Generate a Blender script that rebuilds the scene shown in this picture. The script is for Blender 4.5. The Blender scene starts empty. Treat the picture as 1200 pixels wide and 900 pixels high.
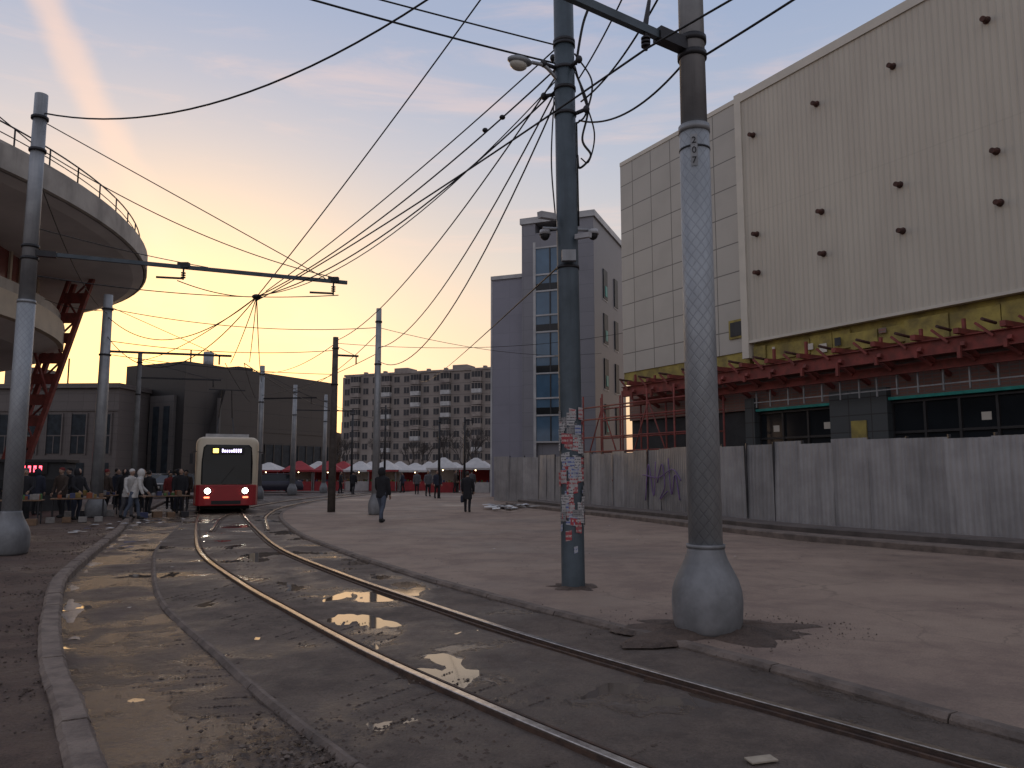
import bpy, bmesh, math, random
from mathutils import Vector, Matrix, noise
random.seed(7)
SC=bpy.context.scene
SC.view_settings.view_transform='Standard';SC.view_settings.look='None';SC.view_settings.exposure=0
def link(o,parent=None):
    SC.collection.objects.link(o)
    if parent: o.parent=parent
    return o
def empty(name,loc=(0,0,0),rz=0):
    o=bpy.data.objects.new(name,None); o.location=loc; o.rotation_euler=(0,0,rz); o.empty_display_size=.2
    return link(o)
# ---------------------------------------------------------------- materials
def newmat(name):
    m=bpy.data.materials.new(name); m.use_nodes=True
    nt=m.node_tree; return m,nt,nt.nodes['Principled BSDF']
def mixc(nt,fac,a,b,bt='MIX'):
    n=nt.nodes.new('ShaderNodeMix'); n.data_type='RGBA'; n.blend_type=bt
    for idx,v in ((0,fac),(6,a),(7,b)):
        if hasattr(v,'links'): nt.links.new(v,n.inputs[idx])
        elif idx==0: n.inputs[0].default_value=v
        else: n.inputs[idx].default_value=(*v,1) if len(v)==3 else v
    return n.outputs[2]
def mth(nt,op,a,b=None,c=None,clamp=False):
    n=nt.nodes.new('ShaderNodeMath'); n.operation=op; n.use_clamp=clamp
    for i,v in enumerate((a,b,c)):
        if v is None: continue
        if hasattr(v,'links'): nt.links.new(v,n.inputs[i])
        else: n.inputs[i].default_value=v
    return n.outputs[0]
def ramp(nt,src,lo,hi,a=0.,b=1.):
    n=nt.nodes.new('ShaderNodeMapRange'); n.interpolation_type='SMOOTHSTEP'
    nt.links.new(src,n.inputs[0]); n.inputs[1].default_value=lo;n.inputs[2].default_value=hi;n.inputs[3].default_value=a;n.inputs[4].default_value=b
    return n.outputs[0]
def objco(nt): return nt.nodes.new('ShaderNodeTexCoord').outputs['Object']
def noi(nt,co,scale,detail=4,rough=.55,dist=0):
    n=nt.nodes.new('ShaderNodeTexNoise'); n.inputs['Scale'].default_value=scale;n.inputs['Detail'].default_value=detail
    n.inputs['Roughness'].default_value=rough;n.inputs['Distortion'].default_value=dist
    nt.links.new(co,n.inputs['Vector']); return n.outputs['Fac']
def scl(nt,co,s):
    n=nt.nodes.new('ShaderNodeMapping'); n.inputs['Scale'].default_value=s; nt.links.new(co,n.inputs[0]); return n.outputs[0]
def bump(nt,p,h,st=.3,d=.01):
    b=nt.nodes.new('ShaderNodeBump'); b.inputs['Strength'].default_value=st;b.inputs['Distance'].default_value=d
    nt.links.new(h,b.inputs['Height']); nt.links.new(b.outputs[0],p.inputs['Normal'])
def mk(name,c1,c2=None,scale=3,rough=.7,metal=0,bmp=.2,bd=.01,streak=0,bscale=None,spec=.5):
    m,nt,p=newmat(name); co=objco(nt)
    c2=c2 or tuple(x*.7 for x in c1)
    f=ramp(nt,noi(nt,co,scale,4,.6),.3,.7)
    col=mixc(nt,f,c1,c2)
    if streak:
        s=ramp(nt,noi(nt,scl(nt,co,(streak,streak,.25)),1.5,4,.6),.45,.75)
        col=mixc(nt,mth(nt,'MULTIPLY',s,.5),col,tuple(x*.45 for x in c1))
    nt.links.new(col,p.inputs['Base Color'])
    p.inputs['Roughness'].default_value=rough
    p.inputs['Metallic'].default_value=metal; p.inputs['Specular IOR Level'].default_value=spec
    if bmp: bump(nt,p,noi(nt,co,bscale or scale*8,3),bmp,bd)
    return m
def emi(name,c,s):
    m,nt,p=newmat(name); p.inputs['Base Color'].default_value=(*c,1);p.inputs['Emission Color'].default_value=(*c,1);p.inputs['Emission Strength'].default_value=s
    return m
def glass(name,c,rough=.08,spec=.5):
    m,nt,p=newmat(name); co=objco(nt)
    nt.links.new(mixc(nt,noi(nt,co,.8,2),c,tuple(x*.4 for x in c)),p.inputs['Base Color'])
    p.inputs['Roughness'].default_value=rough; p.inputs['Specular IOR Level'].default_value=spec
    bump(nt,p,noi(nt,co,1.2,1),.05,.02)
    return m
# ---------------------------------------------------------------- mesh builder
class MB:
    def __init__(s): s.v=[];s.f=[];s.m=[];s.mats=[];s.sm=[]
    def mi(s,m):
        if m not in s.mats: s.mats.append(m)
        return s.mats.index(m)
    def add(s,vs,fs,m,smooth=False):
        o=len(s.v); s.v+= [tuple(v) for v in vs]; k=s.mi(m)
        for f in fs: s.f.append([i+o for i in f]); s.m.append(k); s.sm.append(smooth)
    def box(s,x0,x1,y0,y1,z0,z1,m,mat=None):
        vs=[Vector((x,y,z)) for x in (x0,x1) for y in (y0,y1) for z in (z0,z1)]
        if mat: vs=[mat@v for v in vs]
        s.add(vs,[(0,1,3,2),(4,6,7,5),(0,4,5,1),(2,3,7,6),(0,2,6,4),(1,5,7,3)],m)
    def bar(s,p0,p1,w,h,m):
        p0=Vector(p0);p1=Vector(p1);d=(p1-p0);L=d.length;d.normalize()
        up=Vector((0,0,1)) if abs(d.z)<.95 else Vector((1,0,0))
        a=d.cross(up).normalized();b=a.cross(d)
        M=Matrix((a,d,b)).transposed().to_4x4(); M.translation=p0
        s.box(-w/2,w/2,0,L,-h/2,h/2,m,M)
    def tube(s,pts,rs,m,n=12,cap=True,smooth=True,sq=(1,1)):
        pts=[Vector(p) for p in pts]
        if not hasattr(rs,'__len__'): rs=[rs]*len(pts)
        vs=[];fs=[];prev=None
        for i,p in enumerate(pts):
            d=(pts[min(i+1,len(pts)-1)]-pts[max(i-1,0)]).normalized()
            if prev is None:
                up=Vector((0,0,1)) if abs(d.z)<.9 else Vector((1,0,0))
                a=d.cross(up).normalized()
            else: a=(prev-d*prev.dot(d)).normalized()
            prev=a;b=d.cross(a)
            for k in range(n):
                t=2*math.pi*k/n; vs.append(p+(a*math.cos(t)*sq[0]+b*math.sin(t)*sq[1])*rs[i])
        for i in range(len(pts)-1):
            for k in range(n):
                k2=(k+1)%n; fs.append((i*n+k,i*n+k2,(i+1)*n+k2,(i+1)*n+k))
        s.add(vs,fs,m,smooth)
        if cap:
            o=len(s.v)-len(vs); k=s.mi(m)
            s.f.append([o+i for i in range(n)][::-1]);s.m.append(k);s.sm.append(False)
            s.f.append([o+(len(pts)-1)*n+i for i in range(n)]);s.m.append(k);s.sm.append(False)
    def ell(s,c,r,m,n=14,k=9,rot=None):
        vs=[];fs=[]
        for j in range(k+1):
            ph=math.pi*j/k
            for i in range(n):
                t=2*math.pi*i/n; v=Vector((r[0]*math.sin(ph)*math.cos(t),r[1]*math.sin(ph)*math.sin(t),r[2]*math.cos(ph)))
                if rot: v=rot@v
                vs.append(Vector(c)+v)
        for j in range(k):
            for i in range(n):
                fs.append((j*n+i,(j+1)*n+i,(j+1)*n+(i+1)%n,j*n+(i+1)%n))
        s.add(vs,fs,m,True)
    def loft(s,rings,m,smooth=True,cap=True):
        n=len(rings[0]);vs=[v for r in rings for v in r];fs=[]
        for i in range(len(rings)-1):
            for k in range(n): fs.append((i*n+k,i*n+(k+1)%n,(i+1)*n+(k+1)%n,(i+1)*n+k))
        if cap: fs.append(tuple(range(n))[::-1]); fs.append(tuple((len(rings)-1)*n+i for i in range(n)))
        s.add(vs,fs,m,smooth)
    def prism(s,pts,z0,z1,m):
        s.loft([[Vector((p[0],p[1],z0)) for p in pts],[Vector((p[0],p[1],z1)) for p in pts]],m,False)
    def obj(s,name,parent=None,loc=(0,0,0),rz=0,bevel=0,fixn=True):
        me=bpy.data.meshes.new(name); me.from_pydata(s.v,[],s.f)
        for m in s.mats: me.materials.append(m)
        for p,k,sm in zip(me.polygons,s.m,s.sm): p.material_index=k;p.use_smooth=sm
        if fixn:
            b=bmesh.new();b.from_mesh(me);bmesh.ops.recalc_face_normals(b,faces=b.faces);b.to_mesh(me);b.free()
        me.update()
        o=bpy.data.objects.new(name,me);o.location=loc;o.rotation_euler=(0,0,rz);link(o,parent)
        if bevel:
            bm=o.modifiers.new('b','BEVEL');bm.width=bevel;bm.segments=2;bm.limit_method='ANGLE'
        return o
def crom(pts,n=12):
    P=[Vector(p) for p in pts];P=[P[0]*2-P[1]]+P+[P[-1]*2-P[-2]];out=[]
    for i in range(1,len(P)-2):
        for k in range(n):
            t=k/n;a,b,c,d=P[i-1:i+3]
            out.append(.5*((2*b)+(c-a)*t+(2*a-5*b+4*c-d)*t*t+(3*b-a-3*c+d)*t**3))
    out.append(P[-2]);return out
def resample(pts,n):
    L=[0]
    for a,b in zip(pts,pts[1:]): L.append(L[-1]+(b-a).length)
    out=[];j=0
    for i in range(n):
        t=L[-1]*i/(n-1)
        while j<len(L)-2 and L[j+1]<t: j+=1
        q=(t-L[j])/max(1e-6,L[j+1]-L[j]); out.append(pts[j].lerp(pts[j+1],min(1,q)))
    return out
def offset(pts,d):
    out=[]
    for i,p in enumerate(pts):
        t=(pts[min(i+1,len(pts)-1)]-pts[max(i-1,0)]).normalized(); out.append(p+Vector((t.y,-t.x))*d)
    return out
def strip(name,A,B,z,mat,nx=12,amp=0,fr=1.5,parent=None):
    vs=[];fs=[];n=len(A)
    for a,b in zip(A,B):
        for k in range(nx+1):
            p=a.lerp(b,k/nx); h=amp*(noise.noise((p.x*fr,p.y*fr,3))+.5*noise.noise((p.x*fr*3,p.y*fr*3,9))+.22*noise.noise((p.x*fr*8,p.y*fr*8,4))) if amp else 0
            vs.append((p.x,p.y,z+h))
    for i in range(n-1):
        for k in range(nx): a=i*(nx+1)+k; fs.append((a,a+1,a+nx+2,a+nx+1))
    b=MB();b.add(vs,fs,mat,True);return b.obj(name,parent)
def sweep(b,line,prof,mat,smooth=False):
    rings=[]
    for i,p in enumerate(line):
        t=(line[min(i+1,len(line)-1)]-line[max(i-1,0)]).normalized();nn=Vector((t.y,-t.x))
        rings.append([Vector((p.x+nn.x*q[0],p.y+nn.y*q[0],q[1])) for q in prof])
    b.loft(rings,mat,smooth)
# ---------------------------------------------------------------- world
SUN_AZ=-24; SUN_EL=3.0
w=bpy.data.worlds.new("World");SC.world=w;w.use_nodes=True;nt=w.node_tree;nt.nodes.clear()
out=nt.nodes.new('ShaderNodeOutputWorld')
tc=nt.nodes.new('ShaderNodeTexCoord').outputs['Generated']
sep=nt.nodes.new('ShaderNodeSeparateXYZ');nt.links.new(tc,sep.inputs[0]);X,Y,Z=sep.outputs
def cramp(src,stops):
    r=nt.nodes.new('ShaderNodeValToRGB');nt.links.new(src,r.inputs[0]);e=r.color_ramp.elements
    while len(e)<len(stops): e.new(.5)
    for el,(p,c) in zip(e,stops): el.position=p;el.color=(*c,1)
    return r.outputs[0]
front=cramp(Z,[(0,(.72,.44,.33)),(.07,(.84,.56,.39)),(.15,(.78,.60,.47)),(.26,(.60,.57,.57)),(.38,(.45,.49,.60)),(.52,(.34,.41,.58)),(.7,(.34,.39,.53)),(1,(.40,.42,.50))])
back=cramp(Z,[(0,(.38,.34,.36)),(.15,(.50,.46,.50)),(.4,(.48,.47,.55)),(1,(.40,.42,.51))])
col=mixc(nt,ramp(nt,Y,-.5,.5),back,front)
def dot(v):
    n=nt.nodes.new('ShaderNodeVectorMath');n.operation='DOT_PRODUCT';nt.links.new(tc,n.inputs[0]);n.inputs[1].default_value=v;return n.outputs['Value']
a=math.radians(SUN_AZ);el=math.radians(7)
d=dot((math.sin(a)*math.cos(el),math.cos(a)*math.cos(el),math.sin(el)))
g1=mth(nt,'POWER',mth(nt,'MAXIMUM',d,0),9); zf=ramp(nt,Z,.02,.6,1,0)
col=mixc(nt,mth(nt,'MULTIPLY',mth(nt,'MULTIPLY',g1,zf),.78,clamp=True),col,(1.0,.72,.47))
g2=mth(nt,'POWER',mth(nt,'MAXIMUM',d,0),60)
col=mixc(nt,mth(nt,'MULTIPLY',g2,.6,clamp=True),col,(1.15,.72,.30))
cd=mth(nt,'ADD',dot((-.858,-.263,-.441)),mth(nt,'MULTIPLY',mth(nt,'SUBTRACT',noi(nt,tc,7,4),.5),.05))
cm=ramp(nt,mth(nt,'ABSOLUTE',cd),.002,.026,1,0)
cm=mth(nt,'MULTIPLY',mth(nt,'MULTIPLY',cm,ramp(nt,noi(nt,tc,5,5),.2,.5)),ramp(nt,X,-.22,-.34))
cm=mth(nt,'MULTIPLY',cm,ramp(nt,Z,.12,.3))
col=mixc(nt,mth(nt,'MULTIPLY',cm,.55),col,(1.0,.68,.53))
st=nt.nodes.new('ShaderNodeMapping');st.inputs['Rotation'].default_value=(0,.5,.3);st.inputs['Scale'].default_value=(1.2,3,9);nt.links.new(tc,st.inputs[0])
sm=ramp(nt,noi(nt,st.outputs[0],1.9,7,.62,.5),.47,.72)
col=mixc(nt,mth(nt,'MULTIPLY',mth(nt,'MULTIPLY',sm,.38),ramp(nt,Y,0,.6)),col,(.97,.66,.55))
bg1=nt.nodes.new('ShaderNodeBackground');nt.links.new(col,bg1.inputs[0]);bg1.inputs[1].default_value=.94
sky=nt.nodes.new('ShaderNodeTexSky');sky.sky_type='NISHITA';sky.sun_disc=False;sky.sun_elevation=math.radians(SUN_EL);sky.sun_rotation=math.radians(SUN_AZ)
sky.dust_density=2
bg2=nt.nodes.new('ShaderNodeBackground');nt.links.new(sky.outputs[0],bg2.inputs[0]);bg2.inputs[1].default_value=.05
ad=nt.nodes.new('ShaderNodeAddShader');nt.links.new(bg1.outputs[0],ad.inputs[0]);nt.links.new(bg2.outputs[0],ad.inputs[1]);nt.links.new(ad.outputs[0],out.inputs[0])
sl=bpy.data.lights.new('sun','SUN');sl.energy=.5;sl.angle=math.radians(8);sl.color=(1,.68,.4)
so=bpy.data.objects.new('sun',sl);link(so)
dv=Vector((math.sin(a)*math.cos(math.radians(SUN_EL)),math.cos(a)*math.cos(math.radians(SUN_EL)),math.sin(math.radians(SUN_EL))))
so.rotation_euler=(-dv).to_track_quat('-Z','Y').to_euler()
# ---------------------------------------------------------------- camera
cam=bpy.data.cameras.new('camera');cam.lens=906/1200*36;cam.sensor_width=36;cam.clip_end=3000;cam.clip_start=.05
co=bpy.data.objects.new('camera',cam);co.location=(0,0,1.6);co.rotation_euler=(math.radians(96.5),0,0);link(co);SC.camera=co
# ---------------------------------------------------------------- palette
def groundmat(name,c1,c2,c3,wet=0,wscale=.5,sc=1.2,bst=.5,rough=.8,crack=0,thr=.55,pr=.04,pb=.97,grit=.5,bd=.03,zlev=None,zk=35):
    m,nt,p=newmat(name);co=objco(nt)
    n1=noi(nt,co,sc,8,.7);n2=noi(nt,co,sc*.22,5,.65);n3=noi(nt,co,55,3,.75);n4=noi(nt,co,9,5,.7)
    col=mixc(nt,ramp(nt,n1,.38,.62),c1,c2); col=mixc(nt,ramp(nt,n2,.45,.65),col,c3)
    col=mixc(nt,mth(nt,'MULTIPLY',ramp(nt,n3,.4,.65),grit),col,tuple(x*.3 for x in c1))
    col=mixc(nt,mth(nt,'MULTIPLY',ramp(nt,n4,.55,.7),grit*.7),col,tuple(min(1,x*1.45) for x in c1))
    h=mth(nt,'ADD',mth(nt,'ADD',mth(nt,'MULTIPLY',noi(nt,co,30,5,.75),.7),noi(nt,co,4,4)),mth(nt,'MULTIPLY',noi(nt,co,11,3,.6),.6))
    if crack:
        v=nt.nodes.new('ShaderNodeTexVoronoi');v.feature='DISTANCE_TO_EDGE';v.inputs['Scale'].default_value=.45
        nn=nt.nodes.new('ShaderNodeTexNoise');nn.inputs['Scale'].default_value=2;nn.inputs['Detail'].default_value=5;nt.links.new(co,nn.inputs[0])
        va=nt.nodes.new('ShaderNodeVectorMath');va.operation='MULTIPLY_ADD';va.inputs[1].default_value=(.6,.6,0);nt.links.new(nn.outputs['Color'],va.inputs[0]);nt.links.new(co,va.inputs[2]);nt.links.new(va.outputs[0],v.inputs[0])
        cr=ramp(nt,v.outputs['Distance'],.002,.012,1,0)
        cr=mth(nt,'MULTIPLY',cr,ramp(nt,n2,.45,.6))
        col=mixc(nt,mth(nt,'MULTIPLY',cr,crack),col,tuple(x*.3 for x in c1))
    r=mth(nt,'ADD',mth(nt,'MULTIPLY',n1,.2),rough-.1,clamp=True)
    if wet:
        wn=mth(nt,'ADD',noi(nt,co,wscale,6,.6,.3),mth(nt,'MULTIPLY',mth(nt,'SUBTRACT',n4,.5),.12))
        if zlev is not None:
            s=nt.nodes.new('ShaderNodeSeparateXYZ');nt.links.new(co,s.inputs[0])
            wn=mth(nt,'ADD',wn,mth(nt,'MULTIPLY',mth(nt,'SUBTRACT',zlev,s.outputs[2]),zk))
        wm=ramp(nt,wn,thr,thr+.06)
        damp=ramp(nt,wn,thr-.14,thr+.02)
        col=mixc(nt,mth(nt,'MULTIPLY',damp,.55*wet),col,tuple(x*.28 for x in c1))
        r=mth(nt,'MULTIPLY',r,mth(nt,'SUBTRACT',1,mth(nt,'MULTIPLY',damp,.45*wet)))
        mr=nt.nodes.new('ShaderNodeMix');nt.links.new(mth(nt,'MULTIPLY',wm,wet),mr.inputs[0]);nt.links.new(r,mr.inputs[2]);mr.inputs[3].default_value=pr;r=mr.outputs[0]
        h=mth(nt,'MULTIPLY',h,mth(nt,'SUBTRACT',1,mth(nt,'MULTIPLY',wm,pb)))
    nt.links.new(col,p.inputs['Base Color']);nt.links.new(r,p.inputs['Roughness'])
    bump(nt,p,h,bst,bd)
    return m
M_plaza=groundmat('plaza_asphalt',(.30,.22,.17),(.215,.155,.125),(.345,.26,.20),wet=.65,wscale=.18,sc=1.3,bst=.35,crack=.35,thr=.60,pr=.3,grit=.35)
M_track=groundmat('track_slab',(.15,.115,.092),(.09,.068,.056),(.18,.138,.11),wet=1,wscale=.5,sc=2.2,bst=.9,crack=.2,thr=.56,pr=.12,pb=.75,zlev=-.045,zk=22)
M_lane=groundmat('wet_asphalt',(.14,.10,.08),(.08,.057,.046),(.17,.125,.10),wet=1,wscale=.7,sc=2.6,bst=1,thr=.47,pr=.22,pb=.55,bd=.03,zlev=-.075,zk=9)
M_dirt=groundmat('dirt',(.15,.095,.072),(.09,.058,.046),(.18,.125,.095),wet=.5,wscale=.5,sc=2.2,bst=1,thr=.57,pr=.3,pb=.5,bd=.05)
M_base=groundmat('ground_far',(.20,.155,.13),(.14,.115,.10),(.22,.175,.145),sc=.5,bst=.3)
def watermat():
    m,nt,p=newmat('puddle_water');co=objco(nt)
    nt.links.new(mixc(nt,noi(nt,co,1.5,4),(.06,.045,.036),(.10,.078,.062)),p.inputs['Base Color'])
    p.inputs['Roughness'].default_value=.05;p.inputs['Specular IOR Level'].default_value=.6
    bump(nt,p,noi(nt,co,3,2),.04,.01);return m
M_water=watermat()
M_kerb=mk('kerb_concrete',(.25,.20,.165),(.13,.10,.085),4,.85,0,.9,.03)
M_kerb2=mk('kerb_flush',(.19,.15,.125),(.10,.08,.068),3.5,.8,0,.8,.02)
M_rust=mk('rail_side',(.10,.06,.042),(.045,.03,.025),9,.7,.3,.4)
M_rail=mk('rail_head',(.55,.50,.45),(.32,.28,.25),12,.24,.95,.05)
M_galv=mk('galvanised_steel',(.35,.36,.37),(.25,.26,.27),2.2,.5,.45,.15,.004,streak=5)
M_paintpole=mk('painted_pole_steel',(.075,.10,.12),(.05,.07,.083),3,.5,.1,.25,.006,streak=5)
M_dark=mk('dark_metal',(.035,.035,.04),(.02,.02,.022),4,.5,.3)
M_concpole=mk('concrete_pole',(.19,.19,.19),(.13,.13,.13),3,.8)
M_black=mk('black_rubber',(.012,.012,.013),None,5,.6,0,0)
M_white=mk('white_paint',(.7,.7,.68),(.55,.55,.54),2,.6)
# ---------------------------------------------------------------- ground
center=crom([(6.5,-.6),(3.0,2.9),(1.35,4.9),(-.4,7.3),(-1.85,9.6),(-3.4,12.2),(-5.5,16.1),(-7.55,20.9),(-10.5,28.3),(-13.4,36),(-16,44),(-19,54)],14)
center=[Vector((p.x,p.y)) for p in center]
def ln(p,n=140): return resample([Vector(q) for q in crom([tuple(a)+(0,) for a in p],14)],n)
def v2(l): return [Vector((p.x,p.y)) for p in l]
KR=v2(ln([(6.6,.6),(4.6,3),(3.2,4.97),(2.5,6.2),(1.55,7.7),(.15,9.8),(-1.6,12.7),(-3.9,17.1),(-6.15,22.17),(-8.9,30.3),(-10.2,38),(-10.4,50),(-8,66),(-3,85)],260))
SL=v2(ln([(2.5,-.4),(.3,3.0),(-.89,4.6),(-1.76,5.85),(-2.65,7.25),(-4.5,10.2),(-6.3,13.9),(-7.9,17.6),(-10.55,25.0),(-12.6,30),(-15.4,37),(-18,46),(-20,56)],260))
KL=v2(ln([(1.5,-.5),(-1.3,3),(-2.3,4.4),(-3.1,5.6),(-4.1,7.1),(-5.5,9.5),(-6.8,11.9),(-8.3,15.4),(-10.8,21.5),(-13.2,27),(-16.2,35),(-20,46),(-22,56)],260))
g=MB();g.box(-1500,1500,-1500,1500,-.6,-.14,M_base);g.obj('ground')
strip('plaza_pavement',KR,[Vector((90,p.y+0)) for p in KR],0,M_plaza,nx=60,amp=.012,fr=.5)
b=MB();b.box(-60,120,-60,KR[0].y,-.13,-.012,M_plaza);b.box(-2,120,KR[-1].y,400,-.13,-.012,M_plaza);b.obj('plaza_pavement')
SL6=resample(SL,620);KR6=resample(KR,620);KL6=resample(KL,620)
strip('track_bed',SL6,KR6,-.045,M_track,nx=40,amp=.008,fr=.9)
strip('puddles',SL6[:420],KR6[:420],-.0478,M_water,nx=2)
strip('wet_asphalt_lane',KL6,SL6,-.075,M_lane,nx=30,amp=.018,fr=1.2)
strip('puddles',KL6[:420],SL6[:420],-.0845,M_water,nx=2)
strip('dirt_ground',[Vector((-90,p.y)) for p in KL],KL,.0,M_dirt,nx=160,amp=.045,fr=1.3)
b=MB();b.box(-90,-22.1,55.9,220,-.13,-.02,M_base);b.box(-22.05,-2.1,80,220,-.13,-.03,M_base);b.obj('ground')
def kerb(name,line,w,z0,z1,mat,ln_=1.0,jit=.008):
    b=MB();pts=resample(line,int(sum((q-p).length for p,q in zip(line,line[1:]))/.1))
    k=0;step=max(3,int(ln_/.1))
    while k+step<len(pts):
        seg=pts[k:k+step+1]; seg[0]=seg[0].lerp(seg[1],.08);seg[-1]=seg[-1].lerp(seg[-2],.08)
        j=random.uniform(-jit,jit);rings=[]
        for i,p in enumerate(seg):
            t=(seg[min(i+1,len(seg)-1)]-seg[max(i-1,0)]).normalized();nn=Vector((t.y,-t.x));e_=.012*noise.noise((p.x*4,p.y*4,2))*(w/.2);e2=.012*noise.noise((p.x*5,p.y*5,7))*(w/.2)
            rings.append([Vector((p.x+nn.x*q[0],p.y+nn.y*q[0],q[1])) for q in ((-w/2+j,z0),(w/2+j+e_,z0),(w/2+j+e_,z1-.035+j),(w/2-.03+j+e2,z1+j),(-w/2+.03+j-e_,z1+j+e2*.4),(-w/2+j+e2,z1-.035+j))])
        b.loft(rings,mat,False);k+=step
    return b.obj(name)
kerb('kerb',KL,.2,-.13,.055,M_kerb,1.0,.006)
kerb('kerb',offset(KR,-.02),.16,-.13,.010,M_kerb2,1.5,.003)
kerb('kerb',SL,.09,-.12,-.028,M_kerb2,2.0,.003)
def rails(name,c,gh=.8):
    e=empty(name)
    for s,nm in ((-1,'rail_left'),(1,'rail_right')):
        l=offset(c,s*gh);b=MB()
        sweep(b,l,[(-.05,-.1),(.05,-.1),(.036,-.016),(-.036,-.016)],M_rust)
        sweep(b,l,[(-.033,-.0155),(.033,-.0155),(.033,-.004),(.026,.0),(-.026,.0),(-.033,-.004)],M_rail)
        l2=offset(c,s*(gh-.1))
        sweep(b,l2,[(-.02,-.1),(.02,-.1),(.012,-.022),(-.012,-.022)],M_rust)
        b.obj(nm,e)
rails('tram_track',center)
c2=v2(ln([(-7.6,21.9),(-10.0,29.5),(-11.6,38),(-11.9,50),(-10.3,62),(-6,76)],80))
rails('tram_track',c2,.76)
def stones(name,n,fn,mats,s0=.008,s1=.03,flat=.7):
    b=MB()
    for _ in range(n):
        p=fn()
        if p is None: continue
        x,y,z=p;s=random.uniform(s0,s1)*random.choice((.5,.7,.8,1,1.2));q=[];ra=random.uniform(0,1.5)
        for d in ((1,0,0),(0,1,0),(-1,0,0),(0,-1,0),(0,0,1),(0,0,-1)):
            r=s*random.uniform(.6,1.1);dx=d[0]*math.cos(ra)-d[1]*math.sin(ra);dy=d[0]*math.sin(ra)+d[1]*math.cos(ra);q.append((x+dx*r,y+dy*r,z+d[2]*r*flat+s*.2))
        b.add(q,[(0,1,4),(1,2,4),(2,3,4),(3,0,4),(1,0,5),(2,1,5),(3,2,5),(0,3,5)],random.choice(mats))
    b.obj(name)
M_st1=mk('stone_dark',(.10,.072,.056),None,9,.85,0,0);M_st2=mk('stone_grey',(.17,.135,.11),None,9,.85,0,0)
M_ice=mk('dirty_ice',(.34,.31,.30),(.16,.135,.12),5,.3,0,.8,.02)
def clump(p,thr=.08,sc=.9): return noise.noise((p.x*sc,p.y*sc,5))>thr
def fn1():
    k=random.randint(14,70);p=SL[k].lerp(KR[k],random.random()**1.6*.45); return (p.x,p.y,-.045) if clump(p) else None
def fn2():
    k=random.randint(14,90);p=KL[k].lerp(SL[k],min(.97,max(.05,random.gauss(.8,.25))));return (p.x,p.y,-.075) if clump(p,.0) else None
def fn3():
    k=random.randint(12,110);p=KL[k];return (p.x-random.random()**1.6*3.5-.15,p.y+random.uniform(-.1,.1),.0)
stones('gravel',6500,fn1,[M_st1,M_st1,M_st2],.005,.020,.5);stones('gravel',5500,fn2,[M_st1,M_st1,M_st2],.004,.016,.5)
def fn7():
    x=random.gauss(-.75,.45);y=random.gauss(4.9,.55);return (x,y,-.055) if clump(Vector((x,y,0)),-.25,2) else None
stones('gravel',3200,fn7,[M_st1,M_st1,M_st2],.006,.026,.6)
stones('gravel',4500,fn3,[M_st1,M_st1,M_st2],.005,.022)
def fn4():
    k=random.randint(20,120);p=KR[k];return (p.x+random.gauss(0,.12)-.1,p.y+random.gauss(0,.1),.0)
stones('gravel',1400,fn4,[M_st1,M_st2],.003,.013)
def fn8():
    x=random.uniform(-5,10);y=random.uniform(7,24);return (x,y,.004) if x>-.62*(y-9.8)*.8+.5 and clump(Vector((x,y,0)),.15,.4) else None
stones('gravel',3000,fn8,[M_st1,M_st2],.003,.011)
vs=[];fs=[];seg=list(range(44,170));nx=8
for k in seg:
    for j in range(nx+1):
        p=KL[k].lerp(SL[k],.06+.30*j/nx);h=.03*noise.noise((p.x*1.6,p.y*1.6,8))+.02*noise.noise((p.x*6,p.y*6,8))-.012*(abs(j-nx*.35)/nx*4)-.008
        vs.append((p.x,p.y,-.07+h))
for i in range(len(seg)-1):
    for j in range(nx): a_=i*(nx+1)+j;fs.append((a_,a_+1,a_+nx+2,a_+nx+1))
b=MB();b.add(vs,fs,M_ice,True);b.obj('ice_patches')
def soil(name,cx,cy,r,h,mat,n=40,asp=1):
    vs=[];fs=[];R=9
    for j in range(R+1):
        for i in range(n):
            t=2*math.pi*i/n;q=j/R;rr=r*q*(1+.7*noise.noise((math.cos(t)*2.2,math.sin(t)*2.2,cx))+.25*noise.noise((math.cos(t)*7,math.sin(t)*7,cx)))
            x=cx+rr*math.cos(t)*asp;y=cy+rr*math.sin(t);z=h*(1-q)**1.3*(1+.9*noise.noise((x*7,y*7,1)))+.004-(.03 if j==R else 0)
            vs.append((x,y,z))
    for j in range(R):
        for i in range(n): fs.append((j*n+i,j*n+(i+1)%n,(j+1)*n+(i+1)%n,(j+1)*n+i))
    b=MB();b.add(vs,fs,mat,True);b.obj(name)
M_soil=groundmat('dark_wet_soil',(.15,.105,.08),(.09,.063,.05),(.17,.12,.095),wet=.5,wscale=1,sc=4,bst=1,thr=.55,pr=.3,pb=.5,bd=.05)
soil('soil_mound',2.05,8.12,.70,.10,M_soil,asp=1.45);soil('soil_mound',.86,11.1,.34,.05,M_soil)
def fn6():
    t=random.uniform(0,6.3);r=random.uniform(.33,1.2)**1.2;return (2.05+r*1.3*math.cos(t),8.1+r*.8*math.sin(t),.008)
stones('gravel',700,fn6,[M_st1,M_st2],.003,.015)
# ---------------------------------------------------------------- steps by the fence
stepline=v2(ln([(18,2),(14,7.6),(9.5,14.4),(6.4,19.5),(4.4,25.5),(1.6,33),(-.2,38)],80))
b=MB();sweep(b,stepline,[(-.12,-.05),(.9,-.05),(.9,.14),(-.10,.14),(-.12,.12)],M_kerb2)
sweep(b,offset(stepline,.5),[(0,.1),(.9,.1),(.9,.27),(.02,.27),(0,.25)],mk('step_dark',(.11,.09,.08),(.06,.05,.045),2,.7,0,.5))
b.obj('concrete_steps')
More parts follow.
